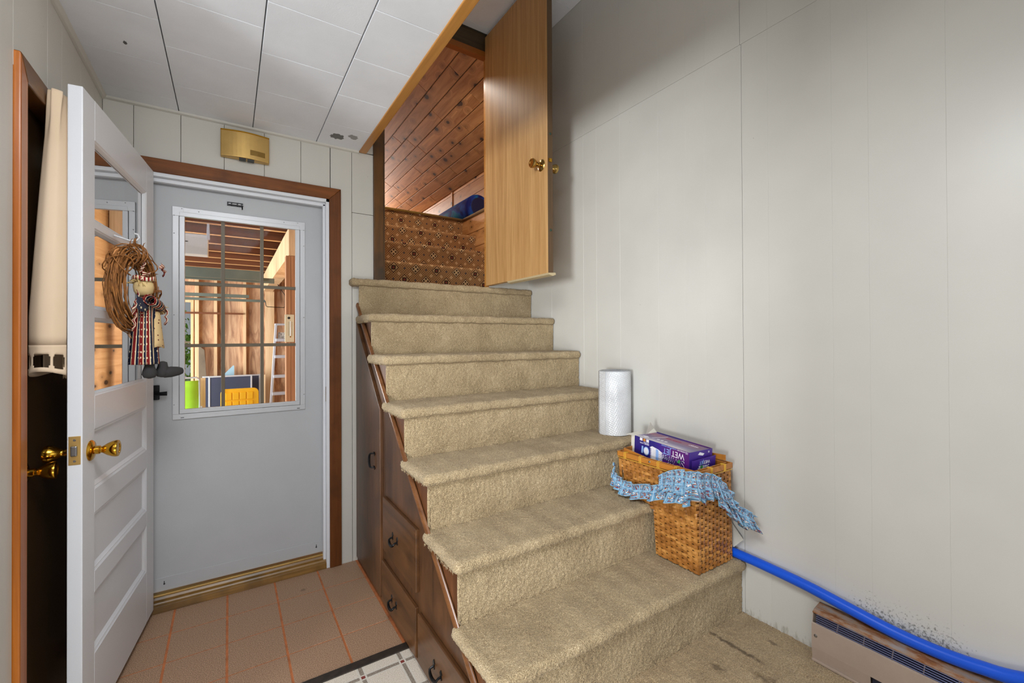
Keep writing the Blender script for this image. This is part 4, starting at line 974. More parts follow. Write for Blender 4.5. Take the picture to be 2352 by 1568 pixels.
# ---- woven stair basket
bz1, bz2, brim = zN(1) + 0.003, zN(2) + 0.004, 0.760
bk = thing('stair_basket', (1.70, 1.25, bz1), 'tall woven bamboo stair basket standing on the lowest two stairs', 'basket')
def cane_mat():
    b = NB('woven_cane'); co = b.coord()
    n = b.noise(b.map(co, (1, 1, 1)), 38, 3, 0.6); n2 = b.noise(co, 400, 2, 0.6)
    x, y, z = b.sep(co)
    cell = b.n('TexWhiteNoise', {0: b.comb(b.math('FLOOR', b.math('MULTIPLY', b.math('ADD', x, y), 19.0)), b.math('FLOOR', b.math('DIVIDE', b.math('SUBTRACT', z, 0.3472), 0.01290)), 0.0)}, noise_dimensions='3D').outputs[0]
    f = b.math('ADD', b.math('MULTIPLY', n, 0.35), b.math('ADD', b.math('MULTIPLY', cell, 0.38), b.math('MULTIPLY', n2, 0.27)))
    base = b.ramp(f, [(0.15, (112, 66, 26)), (0.45, (164, 106, 46)), (0.8, (206, 148, 78))])
    return b.pbr(base, 0.34, b.bump(n2, 0.15, 0.0008), 0, 0.5)
MAT['cane'] = cane_mat()
MAT['cane_dark'] = plain('basket_lining', (92, 56, 22), 0.7, var=0.2, vscale=30)
MAT['rim'] = wood('bamboo_rim', (150, 88, 28), (194, 128, 52), 'y', 0.3, 16, 0.06, 0.0, 0.1)
def bx0(z): return 1.604 - 0.026 * (z - bz1) / (brim - bz1)
def bx1(z): return 1.843 - 0.014 * (z - bz1) / (brim - bz1)
def by0(z): return 1.092 - 0.004 * (z - bz1) / (brim - bz1)
def by1(z):
    if z < bz2 - 0.02: return 1.306 + 0.012 * (z - bz1)
    t = min(1, (z - bz2 + 0.02) / 0.05); return 1.31 + (1.455 - 1.31) * t ** 0.6 + 0.045 * max(0, (z - bz2) / (brim - bz2))
rows = int((brim - bz1) / 0.0130); dzr = (brim - bz1) / rows; st_w = 0.0262
lin_ = MB(); wv = MB()
zsn = np.linspace(bz1, brim - 0.004, 26)
ins = 0.006
lin_.grid([[(bx0(z) + ins, by1(z) - ins, z), (bx0(z) + ins, by0(z) + ins, z), (bx1(z) - ins, by0(z) + ins, z), (bx1(z) - ins, by1(z) - ins, z), (bx0(z) + ins, by1(z) - ins, z)] for z in zsn])
lin_.box(bx0(bz1) + 0.004, bx1(bz1) - 0.004, by0(bz1) + 0.004, 1.300, bz1, bz1 + 0.008)
lin_.box(bx0(bz2) + 0.004, bx1(bz2) - 0.004, 1.300, 1.452, bz2 + 0.002, bz2 + 0.010)
lin_.build('lining', 'cane_dark', bk, solid=0.002)
def ribbon(mb, pts, nrm, dzv, z):
    """one flat weaver: quads dzv high following pts, slightly crowned"""
    hh = dzv * 0.46; vs = []
    for p, n_ in zip(pts, nrm):
        for q, d in ((-hh, -0.0008), (0.0, 0.0004), (hh, -0.0008)): vs.append((p[0] + n_[0] * d, p[1] + n_[1] * d, z + q))
    k = len(pts)
    mb.add(vs, [(i * 3 + j, (i + 1) * 3 + j, (i + 1) * 3 + j + 1, i * 3 + j + 1) for i in range(k - 1) for j in range(2)])
for r_ in range(rows):
    z = bz1 + (r_ + 0.5) * dzr
    a = (bx0(z), by1(z)); b_ = (bx0(z), by0(z)); c = (bx1(z), by0(z)); d = (bx1(z), by1(z))
    for (p, q, n_) in ((a, b_, (-1, 0)), (b_, c, (0, -1)), (c, d, (1, 0)), (d, a, (0, 1))):
        L = math.hypot(q[0] - p[0], q[1] - p[1]); k = max(8, int(L / st_w * 6)); pts = []; nr = []
        for i in range(k + 1):
            s = L * i / k; wob = random.uniform(-0.0004, 0.0004)
            h = -0.0014 + 0.0042 * math.cos(PI * (s / st_w + r_ + 0.5)) if 0.001 < s < L - 0.001 else -0.0005
            h = max(h, -0.0035) + wob
            pts.append((p[0] + (q[0] - p[0]) * i / k + n_[0] * h, p[1] + (q[1] - p[1]) * i / k + n_[1] * h)); nr.append(n_)
        ribbon(wv, pts, nr, dzr, z)
wv.build('weave', 'cane', bk, kind='stuff', smooth=True)
stk = MB()                                                             # upright stakes
def stake(fa, n_, w2, za, zb_):
    vs = []
    for z in np.linspace(za, zb_, 14):
        p, t = fa(z)
        vs += [(p[0] - t[0] * w2 - n_[0] * 0.0012, p[1] - t[1] * w2 - n_[1] * 0.0012, z), (p[0] - n_[0] * 0.0002, p[1] - n_[1] * 0.0002, z), (p[0] + t[0] * w2 - n_[0] * 0.0012, p[1] + t[1] * w2 - n_[1] * 0.0012, z)]
    stk.add(vs, [(i * 3 + j, i * 3 + j + 1, (i + 1) * 3 + j + 1, (i + 1) * 3 + j) for i in range(13) for j in range(2)])
for k in range(19):
    y = 1.455 + 0.04 - st_w * k
    if y < 1.095: break
    za = bz2 + 0.004 if y > 1.305 else bz1
    stake(lambda z, y=y: ((bx0(z), y), (0, 1)), (-1, 0), 0.0085, za, brim); stake(lambda z, y=y: ((bx1(z), y), (0, 1)), (1, 0), 0.0085, za, brim)
for k in range(11):
    x = 1.612 + st_w * k
    if x > 1.828: break
    stake(lambda z, x=x: ((x, by0(z)), (1, 0)), (0, -1), 0.0085, bz1, brim)
stk.build('stakes', 'cane', bk, kind='stuff', smooth=True)
rm = MB()
for (off, thk) in ((0.006, 0.005), (-0.010, 0.005)):
    X0, X1, Y0, Y1 = bx0(brim) - off, bx1(brim) + off, by0(brim) - off, by1(brim) + off
    for (xa, xb, ya, yb_) in ((X0, X0 + thk, Y0, Y1), (X1 - thk, X1, Y0, Y1), (X0, X1, Y0, Y0 + thk), (X0, X1, Y1 - thk, Y1)):
        rm.box(xa, xb, ya, yb_, brim - 0.012, brim + 0.012)
rim = rm.build('rim', 'rim', bk, 0.002)
MAT['binding'] = plain('yellow_binding', (206, 160, 58), 0.4)
def bind(x, y, n_):
    mb = MB()
    for d in (-0.004, 0.004):
        px, py = x + abs(n_[1]) * d, y + abs(n_[0]) * d
        o_ = 0.0075
        mb.box(min(px - 0.0016, px + 0.0016) - (o_ if n_[0] else 0), px + 0.0016 + (0.011 if n_[0] else 0), py - 0.0016 - (o_ if n_[1] else 0), py + 0.0016 + (0.011 if n_[1] else 0), brim - 0.016, brim + 0.0145)
    mb.build('binding', 'binding', rim, 0.0008)
for y in (1.455, 1.365, 1.265, 1.175): bind(bx0(brim), y, (-1, 0))
for x in (1.68, 1.775): bind(x, by0(brim), (0, -1))
mb = MB(); mb.tube([(bx0(brim) - 0.0065, by1(brim), brim - 0.0155), (bx0(brim) - 0.0065, by0(brim) - 0.0065, brim - 0.0155), (bx1(brim), by0(brim) - 0.0065, brim - 0.0155)], 0.0016, 6)
mb.build('rim_cane', 'binding', rim)
hp = [(1.590, 1.315, 0.756), (1.590, 1.42, 0.770), (1.592, 1.478, 0.776), (1.70, 1.484, 0.778), (1.812, 1.478, 0.776), (1.814, 1.30, 0.780), (1.814, 1.12, 0.790), (1.810, 1.100, 0.792)]
mb = MB(); vs = []
for i, p in enumerate(hp):
    for z in (-0.012, 0.012): vs.append((p[0], p[1], p[2] + z))
mb.add(vs, [(2 * i, 2 * i + 2, 2 * i + 3, 2 * i + 1) for i in range(len(hp) - 1)])
mb.build('handle', 'rim', bk, solid=0.004)
MB().lathe([(0.0055, 0), (0.005, 0.002), (0.002, 0.004)], Matrix.Translation((bx0(brim) - 0.0062, 1.312, brim + 0.002)) @ Matrix.Rotation(-PI / 2, 4, 'Y'), 14).build('rivet', 'steel', bk, smooth='auto')
# printed ruffle tied round the basket
def ruffle_mat():
    b = NB('printed_blue_cotton'); uv = b.n('TexCoord').outputs['UV']; x, y, z = b.sep(uv); P = 0.034
    fx_ = b.math('ABSOLUTE', b.math('SUBTRACT', b.math('FRACT', b.math('DIVIDE', x, P)), 0.5)); fy_ = b.math('ABSOLUTE', b.math('SUBTRACT', b.math('FRACT', b.math('DIVIDE', y, P)), 0.5))
    ln = b.math('GREATER_THAN', b.math('MAXIMUM', fx_, fy_), 0.455)
    base = b.ramp(b.noise(uv, 60, 2), [(0.35, (78, 128, 164)), (0.65, (118, 168, 198))])
    n = b.noise(uv, 150, 3, 0.6); cl_ = b.noise(uv, 220, 1, out='Color')
    mo = b.math('MULTIPLY', b.math('GREATER_THAN', n, 0.50), b.math('LESS_THAN', b.math('MAXIMUM', fx_, fy_), 0.36))
    mc = b.ramp(b.noise(uv, 100, 1), [(0.35, (120, 48, 58)), (0.46, (148, 112, 84)), (0.55, (224, 216, 214)), (0.66, (70, 66, 74))], 'CONSTANT')
    base = b.mix(mo, base, mc); base = b.mix(b.math('MULTIPLY', ln, 0.4), base, lin((206, 214, 220)))
    return b.pbr(base, 0.85, None, 0, 0.15)
MAT['ruffle'] = ruffle_mat()
def cat(P, t):
    s = t * (len(P) - 1); i = min(int(s), len(P) - 2); f = s - i
    p = [Vector(P[max(i - 1, 0)]), Vector(P[i]), Vector(P[i + 1]), Vector(P[min(i + 2, len(P) - 1)])]
    return 0.5 * ((2 * p[1]) + (-p[0] + p[2]) * f + (2 * p[0] - 5 * p[1] + 4 * p[2] - p[3]) * f * f + (-p[0] + 3 * p[1] - 3 * p[2] + p[3]) * f ** 3)
def ruffle(path, wid, nrmf, npl_, parent, name, seed, amp=0.012, nu=160, lean=0.006):
    rr = random.Random(seed); ph = [rr.uniform(0, 6) for _ in range(4)]; rows = []
    nv = 9
    for j in range(nv):
        v = j / (nv - 1); row = []
        for i in range(nu):
            t = i / (nu - 1); p = cat(path, t); w_ = cat([(q, 0, 0) for q in wid], t).x; n_ = Vector(nrmf(t))
            f = 2 * PI * npl_ * t + 1.1 * math.sin(2 * PI * t * 3 + ph[0])
            gp = abs(v - 0.18) / 0.82 if v > 0.18 else (0.18 - v) / 0.18 * 0.6
            d = amp * gp * (1.3 + math.sin(f + ph[1]) + 0.3 * math.sin(2.3 * f + ph[2])) + lean * gp * 0.3 + 0.003
            tdir = (cat(path, min(1, t + 0.01)) - cat(path, max(0, t - 0.01))).normalized()
            q = p + n_ * max(d, 0.001) + tdir * (amp * 0.5 * gp * math.cos(f + ph[3])) + Vector((0, 0, 1)) * (w_ * (0.25 - v) + 0.004 * gp * math.sin(f * 0.5))
            row.append(tuple(q))
        rows.append(row)
    me = bpy.data.meshes.new(name); V = [p for r_ in rows for p in r_]
    me.from_pydata(V, [], [(i * nu + j, i * nu + j + 1, (i + 1) * nu + j + 1, (i + 1) * nu + j) for i in range(nv - 1) for j in range(nu - 1)])
    L = sum((cat(path, (k + 1) / 40) - cat(path, k / 40)).length for k in range(40)) * 1.5; uvl = me.uv_layers.new(name='UVMap')
    for l in me.loops:
        i, j = divmod(l.vertex_index, nu); uvl.data[l.index].uv = (j / nu * L, i / nv * max(wid) * 1.1)
    return obj(name, me, 'ruffle', parent, smooth=True, solid=0.0012)
pA = [(1.590, 1.530, 0.690), (1.578, 1.515, 0.655), (1.574, 1.46, 0.632), (1.576, 1.40, 0.630), (1.577, 1.32, 0.645), (1.576, 1.24, 0.665), (1.574, 1.16, 0.682), (1.572, 1.10, 0.690)]
ruf = ruffle(pA, [0.055, 0.062, 0.066, 0.066, 0.066, 0.066, 0.068, 0.070], lambda t: (-1, 0.0, 0), 12, bk, 'ruffle', 1, 0.015)
pB = [(1.576, 1.265, 0.695), (1.573, 1.21, 0.730), (1.571, 1.15, 0.744), (1.572, 1.095, 0.748), (1.600, 1.078, 0.744), (1.66, 1.076, 0.732), (1.70, 1.070, 0.715), (1.735, 1.060, 0.680), (1.775, 1.050, 0.640)]
ruffle(pB, [0.06, 0.085, 0.105, 0.115, 0.115, 0.10, 0.085, 0.075, 0.065], lambda t: (-0.9, -0.3, 0) if t < 0.38 else (-0.3, -1, 0), 11, bk, 'ruffle', 2, 0.016)
pC = [(1.70, 1.072, 0.672), (1.745, 1.060, 0.638), (1.785, 1.048, 0.600), (1.825, 1.030, 0.572), (1.858, 1.010, 0.552)]
ruffle(pC, [0.075, 0.085, 0.085, 0.075, 0.055], lambda t: (-0.3, -1, 0), 6, bk, 'ruffle', 3, 0.020, 90, 0.014)

# ---- carton of mop pads in the basket, upside down
bxo = thing('carton', (1.705, 1.31, 0.68), 'purple carton of mop pads lying upside down in the stair basket', 'carton')
CM = Matrix.Translation((1.632, 1.158, 0.700)) @ Matrix.Rotation(-0.055, 4, 'Z') @ Matrix.Rotation(0.050, 4, 'X')
bw_, bl_, bh_ = 0.150, 0.312, 0.128
def carton_mat(kind):
    b = NB('carton_print_' + kind); co = b.coord('UV'); x, y, z = b.sep(co)
    if kind == 'side':
        base = b.ramp(x, [(0.0, (82, 28, 116)), (0.25, (96, 30, 112)), (0.50, (62, 38, 138)), (0.62, (40, 34, 122)), (1.0, (44, 32, 116))])
    elif kind == 'top':
        base = b.ramp(y, [(0.0, (214, 210, 204)), (0.16, (170, 160, 186)), (0.34, (112, 98, 146)), (0.55, (124, 84, 120)), (0.74, (140, 58, 92)), (1.0, (92, 74, 128))])
        base = b.mix(b.n('MapRange', {0: x, 1: 0.0, 2: 0.22, 3: 0.75, 4: 0.0}).outputs[0], base, lin((92, 84, 124)))
    else:
        base = b.ramp(y, [(0.0, (52, 34, 118)), (1.0, (68, 40, 140))])
    return b.pbr(base, 0.32, None, 0, 0.5)
def quad_uv(name, pts, mat, parent, thick=0.0):
    me = bpy.data.meshes.new(name); me.from_pydata([tuple(CM @ Vector(p)) for p in pts], [], [(0, 1, 2, 3)]); u = me.uv_layers.new(name='UVMap')
    for l, c in zip(me.loops, ((0, 0), (1, 0), (1, 1), (0, 1))): u.data[l.index].uv = c
    return obj(name, me, mat, parent, solid=thick)
MAT['carton_white'] = plain('carton_board', (214, 210, 200), 0.7)
e_ = 0.0005
quad_uv('side_panel', [(0, 0, 0), (0, bl_, 0), (0, bl_, bh_), (0, 0, bh_)], carton_mat('side'), bxo, 0.0012)
quad_uv('side_panel', [(bw_, 0, 0), (bw_, bl_, 0), (bw_, bl_, bh_), (bw_, 0, bh_)], carton_mat('side'), bxo, 0.0012)
quad_uv('top_panel', [(0, 0, bh_), (0, bl_, bh_), (bw_, bl_, bh_ - 0.004), (bw_, 0, bh_ - 0.004)][0:4], carton_mat('top'), bxo, 0.0012)
quad_uv('base_panel', [(0, 0, 0), (0, bl_, 0), (bw_, bl_, 0), (bw_, 0, 0)], 'carton_white', bxo, 0.0012)
MAT['carton_end'] = carton_mat('end')
quad_uv('end_panel', [(0, 0, 0), (bw_, 0, 0), (bw_, 0, bh_), (0, 0, bh_)], 'carton_end', bxo, 0.0012)
quad_uv('end_panel', [(0, bl_, 0), (bw_, bl_, 0), (bw_, bl_, bh_), (0, bl_, bh_)], 'carton_white', bxo, 0.0012)
quad_uv('end_flap', [(0.006, -0.010, 0.0), (bw_ + 0.004, -0.012, 0.0), (bw_ + 0.004, -0.014, 0.102), (0.006, -0.010, 0.094)], 'carton_end', bxo, 0.0014)
quad_uv('tuck_flap', [(0, bl_, 0), (0, bl_ + 0.020, 0.0), (0, bl_ + 0.022, bh_ - 0.004), (0, bl_, bh_)], 'carton_white', bxo, 0.001)
quad_uv('open_flap', [(0.062, bl_ - 0.01, bh_ - 0.004), (bw_, bl_ - 0.004, bh_ - 0.006), (bw_ + 0.01, bl_ + 0.028, bh_ + 0.010), (0.115, bl_ + 0.012, bh_ + 0.052)], 'carton_white', bxo, 0.001)
quad_uv('open_flap', [(0.0, bl_ - 0.004, bh_), (0.055, bl_, bh_), (0.05, bl_ + 0.03, bh_ + 0.006), (-0.03, bl_ + 0.03, bh_ + 0.001)], 'carton_white', bxo, 0.001)
MAT['ink_white'] = plain('white_ink', (232, 230, 238), 0.4); MAT['ink_blue'] = plain('light_blue_ink', (140, 176, 232), 0.4)
MAT['ink_navy'] = plain('navy_ink', (24, 24, 84), 0.4); MAT['ink_green'] = plain('green_ink', (58, 150, 78), 0.4); MAT['ink_amber'] = plain('amber_ink', (196, 128, 50), 0.4); MAT['ink_red'] = plain('red_ink', (168, 52, 86), 0.4)
def ink(body, size, face, u, v, mat, width=1.0, name='print', extr=0.0004):
    """upside-down lettering; u along the face to the right as printed (so reversed here), v up as printed"""
    me = text_mesh(body, size, extr, width)
    for vtx in me.vertices:
        a, b_ = u - vtx.co.x, v - vtx.co.y; d = -0.0010 - vtx.co.z
        if face == 'side': p = (d, bl_ - a, b_)      # a measured from far end
        elif face == 'end': p = (a, -0.0010 + d * 1.0 , b_)
        elif face == 'flap': p = (a, -0.0125 + d, b_)
        else: p = (b_, bl_ - a, bh_ + 0.001 + vtx.co.z - 0.004 * b_ / bw_)
        vtx.co = CM @ Vector(p)
    return obj(name, me, mat, bxo)
# as seen from outside the left face the far end is at the left: a runs from far end (left) to near end (right)
ink('WET', 0.037, 'side', 0.288, 0.113, 'ink_white', 0.86); ink('JET', 0.037, 'side', 0.216, 0.113, 'ink_blue', 0.86)
ink('Swiffer', 0.048, 'side', 0.2905, 0.0825, 'ink_white', 0.95, extr=0.0004); ink('Swiffer', 0.046, 'side', 0.289, 0.081, 'ink_navy', 0.95, extr=0.0009)
ink('15', 0.014, 'side', 0.307, 0.1265, 'ink_white', 1.0); ink('MOPPING PADS', 0.0065, 'side', 0.291, 0.1255, 'ink_white', 0.9)
ink('COUSSINETS POUR VADROUILLE', 0.0062, 'side', 0.246, 0.1255, 'ink_blue', 0.9)
ink('ABSORB + LOCK', 0.0085, 'side', 0.092, 0.1055, 'ink_white', 0.9)
def shape(pts, face, mat, d=0.0012, name='print'):
    V = []
    for a, b_ in pts:
        V.append({'side': (-d, bl_ - a, b_ + 0.006), 'flap': (a, -0.0125 - d, b_), 'end': (a, -d, b_), 'top': (b_, bl_ - a, bh_ + d - 0.004 * b_ / bw_)}[face])
    me = bpy.data.meshes.new(name); me.from_pydata([tuple(CM @ Vector(p)) for p in V], [], [tuple(range(len(V)))])
    return obj(name, me, MAT[mat], bxo, solid=0.0004)
for k in range(7):
    shape([(0.098, 0.040 + k * 0.0075), (0.168, 0.032 + k * 0.0075), (0.174, 0.036 + k * 0.0075), (0.110, 0.046 + k * 0.0075)], 'side', 'ink_white', 0.0012 + 0.0002 * k)
shape([(0.098, 0.090), (0.112, 0.098), (0.150, 0.092), (0.172, 0.082), (0.164, 0.076)], 'side', 'ink_white', 0.0032)
shape([(0.135, 0.044), (0.150, 0.041), (0.150, 0.088), (0.135, 0.092)], 'side', plain('lilac_ink', (176, 160, 214), 0.4) and 'ink_blue', 0.0034)
cyc = [(0.078 + 0.017 * math.cos(t), 0.066 + 0.020 * math.sin(t)) for t in np.linspace(0, 2 * PI, 20, endpoint=False)]
shape(cyc, 'side', 'ink_blue', 0.0036); shape([(0.078 + (p[0] - 0.078) * 0.8, 0.066 + (p[1] - 0.066) * 0.8) for p in cyc], 'side', 'ink_white', 0.0042)
shape([(0.046, 0.050), (0.056, 0.050), (0.058, 0.084), (0.048, 0.084)], 'side', 'ink_blue', 0.0020)
for k, mt in enumerate(('ink_white', 'ink_amber', 'ink_white')): shape([(0.034 + 0.020 * k, 0.1075), (0.050 + 0.020 * k, 0.1075), (0.050 + 0.020 * k, 0.1205), (0.034 + 0.020 * k, 0.1205)], 'side', mt)
ink('ODOR DEFENSE', 0.0050, 'side', 0.090, 0.1105, 'ink_white', 0.9)
shape([(0.262, 0.060), (0.270, 0.072), (0.262, 0.080), (0.252, 0.064)], 'side', 'ink_green', 0.0018)
ink('WET', 0.020, 'flap', 0.118, 0.087, 'ink_white'); ink('JET', 0.020, 'flap', 0.076, 0.087, 'ink_blue'); ink('Swiffer', 0.028, 'flap', 0.114, 0.068, 'ink_white', 0.95)
shape([(0.066, 0.056), (0.072, 0.066), (0.060, 0.071), (0.054, 0.058)], 'flap', 'ink_green', 0.0018)
shape([(0.054, 0.112), (0.086, 0.105), (0.096, 0.113), (0.066, 0.122)], 'end', 'ink_white'); ink('15', 0.011, 'end', 0.130, 0.121, 'ink_white')
shape([(0.18, 0.050), (0.262, 0.058), (0.262, 0.072), (0.18, 0.066)][::-1], 'top', 'ink_red', 0.0010) if False else None
ink('TOUGHER MESSES', 0.012, 'top', 0.19, 0.105, 'ink_red', 0.9); ink('WETJET', 0.016, 'top', 0.275, 0.112, 'ink_white', 0.9)
for k in range(3): shape([(0.105 + 0.022 * k + 0.008 * math.cos(t), 0.045 + 0.007 * math.sin(t)) for t in np.linspace(0, 2 * PI, 12, endpoint=False)], 'top', 'ink_white', 0.0012)
shape([(0.070, 0.040), (0.074, 0.040), (0.094, 0.125), (0.090, 0.125)], 'top', 'ink_white', 0.0012)
shape([(0.022, 0.030), (0.052, 0.014), (0.064, 0.030), (0.040, 0.044)], 'top', 'ink_white', 0.0012)

# ---- white card leaning between basket and wall
mb = MB(); A_, B_ = Vector((1.875, 1.105, zN(1) + 0.042)), Vector((1.880, 1.064, 0.432)); dv = Vector((0.004, 0.145, 0.150))
c_ = [A_, B_, B_ + dv, A_ + dv]; th_ = Vector((0.003, 0, 0))
mb.add([tuple(p) for p in c_] + [tuple(p + th_) for p in c_], [(0, 1, 2, 3), (7, 6, 5, 4), (0, 4, 5, 1), (1, 5, 6, 2), (2, 6, 7, 3), (3, 7, 4, 0)])
tag(mb.build('card', plain('white_card', (206, 203, 194), 0.6)), 'white card leaning on the wall behind the stair basket', 'card')

# ---- blue pipe along the wall
pp = [(1.874, 1.30, zN(1) + 0.021), (1.876, 1.10, zN(1) + 0.020), (1.877, 0.98, 0.361), (1.877, 0.815, 0.352), (1.877, 0.674, 0.335), (1.877, 0.551, 0.321), (1.877, 0.443, 0.3195), (1.876, 0.348, 0.330), (1.874, 0.255, 0.352), (1.868, 0.05, 0.44), (1.86, -0.2, 0.58)]
path = [tuple(cat(pp, t)) for t in np.linspace(0, 1, 70)]
tag(MB().tube(path, 0.0195, 18).build('water_pipe', plain('blue_pipe', (10, 84, 214), 0.32, var=0.02), smooth='auto'), 'bright blue plastic pipe running along the wall above the heater', 'pipe')

# ---- baseboard heater
ht = thing('baseboard_heater', (1.87, 0.2, CF), 'taupe baseboard heater with rusty top standing on the carpet', 'heater')
def rust_mat():
    b = NB('rusty_taupe_steel'); co = b.coord(); n = b.noise(b.map(co, (1, 0.35, 1)), 34, 4, 0.7)
    base = b.ramp(n, [(0.36, (150, 140, 136)), (0.48, (158, 128, 104)), (0.58, (142, 92, 56)), (0.72, (104, 62, 34))])
    return b.pbr(base, 0.6, b.bump(n, 0.3, 0.001), 0.1, 0.4)
MAT['rust'] = rust_mat()
MAT['taupe'] = plain('taupe_enamel', (170, 152, 138), 0.42, var=0.03, vscale=8)
MAT['heater_dark'] = plain('heater_interior', (60, 60, 78), 0.5, 0.4)
MAT['grille'] = plain('grille_blue_grey', (96, 100, 134), 0.35, 0.5)
MAT['rib'] = plain('brown_rib', (112, 96, 90), 0.5)
y_e, y_s = 0.778, -1.0
MB().prism([(XR - 0.003, 0.302), (XR - 0.003, 0.297), (1.850, 0.288), (1.838, 0.282), (1.837, 0.286), (1.850, 0.293)][::-1], 'y', y_s, y_e).build('top_plate', 'rust', ht)
MB().prism([(XR - 0.003, CF + 0.004), (XR - 0.003, 0.297), (1.892, 0.296), (1.892, CF + 0.004)], 'y', y_s, y_e).build('back_plate', 'taupe', ht)
MB().prism([(1.829, 0.246), (1.829, 0.160), (1.833, 0.157), (1.833, 0.244), (1.838, 0.246), (1.836, 0.249)][::-1], 'y', y_s, y_e).build('front_plate', 'taupe', ht)
MB().prism([(1.829, 0.160), (1.833, 0.118), (1.835, 0.118), (1.833, 0.160)], 'y', 0.60, y_e).build('end_cover', 'taupe', ht)
B(1.826, XR - 0.003, y_s, y_e, CF + 0.001, CF + 0.010).build('base_plate', 'taupe', ht, 0.002)
MB().prism([(XR - 0.003, CF + 0.005), (XR - 0.003, 0.297), (1.850, 0.288), (1.839, 0.283), (1.833, 0.250), (1.831, 0.244), (1.831, CF + 0.010)], 'y', y_e - 0.002, y_e).build('end_plate', 'taupe', ht, 0.001)
B(1.846, 1.890, y_s, 0.60, CF + 0.012, 0.250).build('element', 'heater_dark', ht)
for k in range(5):
    f = (k + 0.5) / 5; x, z = 1.835 + 0.005 * f, 0.248 + 0.036 * f
    MB().tube([(x, y_s, z), (x, y_e - 0.012, z)], 0.0021, 6).build('grille_bar', 'grille', ht)
for k in range(22):
    y = 0.70 - k * 0.078
    MB().tube([(1.8355, y, 0.246), (1.8405, y - 0.004, 0.285)], 0.0022, 5).build('grille_rib', 'rib', ht)
MB().lathe([(0.006, 0), (0.005, 0.002), (0.001, 0.003)], Matrix.Translation((1.829, 0.765, 0.205)) @ Matrix.Rotation(-PI / 2, 4, 'Y'), 12).build('screw', 'steel', ht)

# ================================================================== GARAGE BEYOND THE BACK DOOR
GY, GZ = 8.30, 2.37
MAT['ply'] = (lambda b: b.pbr(b.ramp(b.noise(b.map(b.coord(), (1, 1, 0.16)), 7, 4, 0.6, 2.6), [(0.3, (140, 104, 82)), (0.5, (190, 150, 120)), (0.7, (220, 186, 152))]), 0.8))(NB('plywood'))
MAT['stud'] = wood('pale_stud_wood', (204, 166, 122), (238, 208, 168), 'z', 0.7, 12, 0.05, 4.0, 0.1)
MAT['joist'] = wood('joist_wood', (88, 46, 20), (124, 70, 34), 'x', 0.7, 10, 0.05, 4.0, 0.1)
MAT['joist_edge'] = wood('joist_edge_wood', (206, 150, 92), (236, 188, 130), 'x', 0.7, 10, 0.05, 4.0, 0.1)
MAT['deck'] = wood('roof_deck', (66, 36, 18), (96, 56, 28), 'x', 0.8, 8, 0.1, 0.0, 0.1)
MAT['concrete'] = plain('concrete', (150, 146, 140), 0.85, var=0.06)
MAT['galv'] = plain('galvanised_steel', (112, 122, 114), 0.45, 0.4, var=0.06)
MAT['white_metal'] = plain('white_aluminium', (206, 210, 220), 0.35, 0.3)
tag(B(-2.95, 0.60, YB + 0.12, GY + 0.1, GF - 0.05, GF).build('floor.004', 'concrete'), 'grey concrete garage floor beyond the back door', kind='structure')
WX0, WX1, WZ0, WZ1 = -1.30, -0.455, 0.60, 1.925
gw = tag(B(WX1, 1.6, GY, GY + 0.02, GF, 2.6).build('wall_garage', 'ply'), 'plywood garage end wall with bare studs', kind='structure')
B(-3.0, WX0, GY, GY + 0.02, GF, 2.6).build('sheathing', 'ply', gw); B(WX0, WX1, GY, GY + 0.02, GF, WZ0).build('sheathing', 'ply', gw); B(WX0, WX1, GY, GY + 0.02, WZ1, 2.6).build('sheathing', 'ply', gw)
for x, w_ in ((-2.6, 0.04), (-2.2, 0.04), (-1.8, 0.04), (-1.36, 0.06), (-0.412, 0.05), (-0.176, 0.042), (0.212, 0.038), (0.566, 0.125), (0.93, 0.04), (1.33, 0.04)):
    B(x - w_ / 2, x + w_ / 2, GY - 0.09, GY, GF, 2.3).build('stud', 'stud', gw)
B(-3.0, 1.6, GY - 0.09, GY, 2.28, 2.37).build('top_plate', 'stud', gw)
B(-0.62, 0.19, GY - 0.115, GY - 0.091, 1.712, 1.740).build('nailer', 'joist', gw)
win = thing('window_1', (-0.88, GY, WZ0), 'garage window with bright greenery outside', kind='structure')
frame_y(MB(), WX0, WX1, WZ0, WZ1, 0.035, GY - 0.04, GY + 0.02).build('window_frame', 'stud', win)
B(WX0, WX1, GY - 0.03, GY - 0.005, 1.265, 1.295).build('meeting_rail', 'muntin', win)
B(WX0 + 0.03, WX1 - 0.03, GY + 0.004, GY + 0.008, WZ0 + 0.03, WZ1 - 0.03).build('pane', 'glass', win)
B(0.60, 1.6, 6.27, GY + 0.1, GF - 0.05, GF).build('floor_bay', 'concrete', bpy.data.objects['floor.004'])
gr_ = tag(B(1.55, 1.6, 6.27, GY, GF, 2.6).build('wall_garage_side', 'ply'), 'plywood side wall of the garage', kind='structure')
gc = tag(B(-3.0, 0.60, YB + 0.12, GY + 0.1, 2.555, 2.60).build('ceiling_garage', 'deck'), 'open garage ceiling of dark boards over bare joists', kind='structure')
B(0.60, 1.6, 6.27, GY + 0.1, 2.555, 2.60).build('deck_bay', 'deck', gc)
for k in range(11):
    y = 3.37 + 0.49 * k; xe = 1.55 if y > 6.3 else 0.60
    jo = B(-3.0, xe, y - 0.02, y + 0.02, GZ + 0.0035, 2.555).build('joist', 'joist', gc)
    B(-3.0, xe, y - 0.02, y + 0.02, GZ, GZ + 0.0035).build('joist_edge', 'joist_edge', jo)
bm = tag(B(0.47, 0.60, 4.55, GY - 0.1, 2.10, 2.36).build('roof_beam', 'stud'), 'pale timber beam carried by the garage post', 'beam')
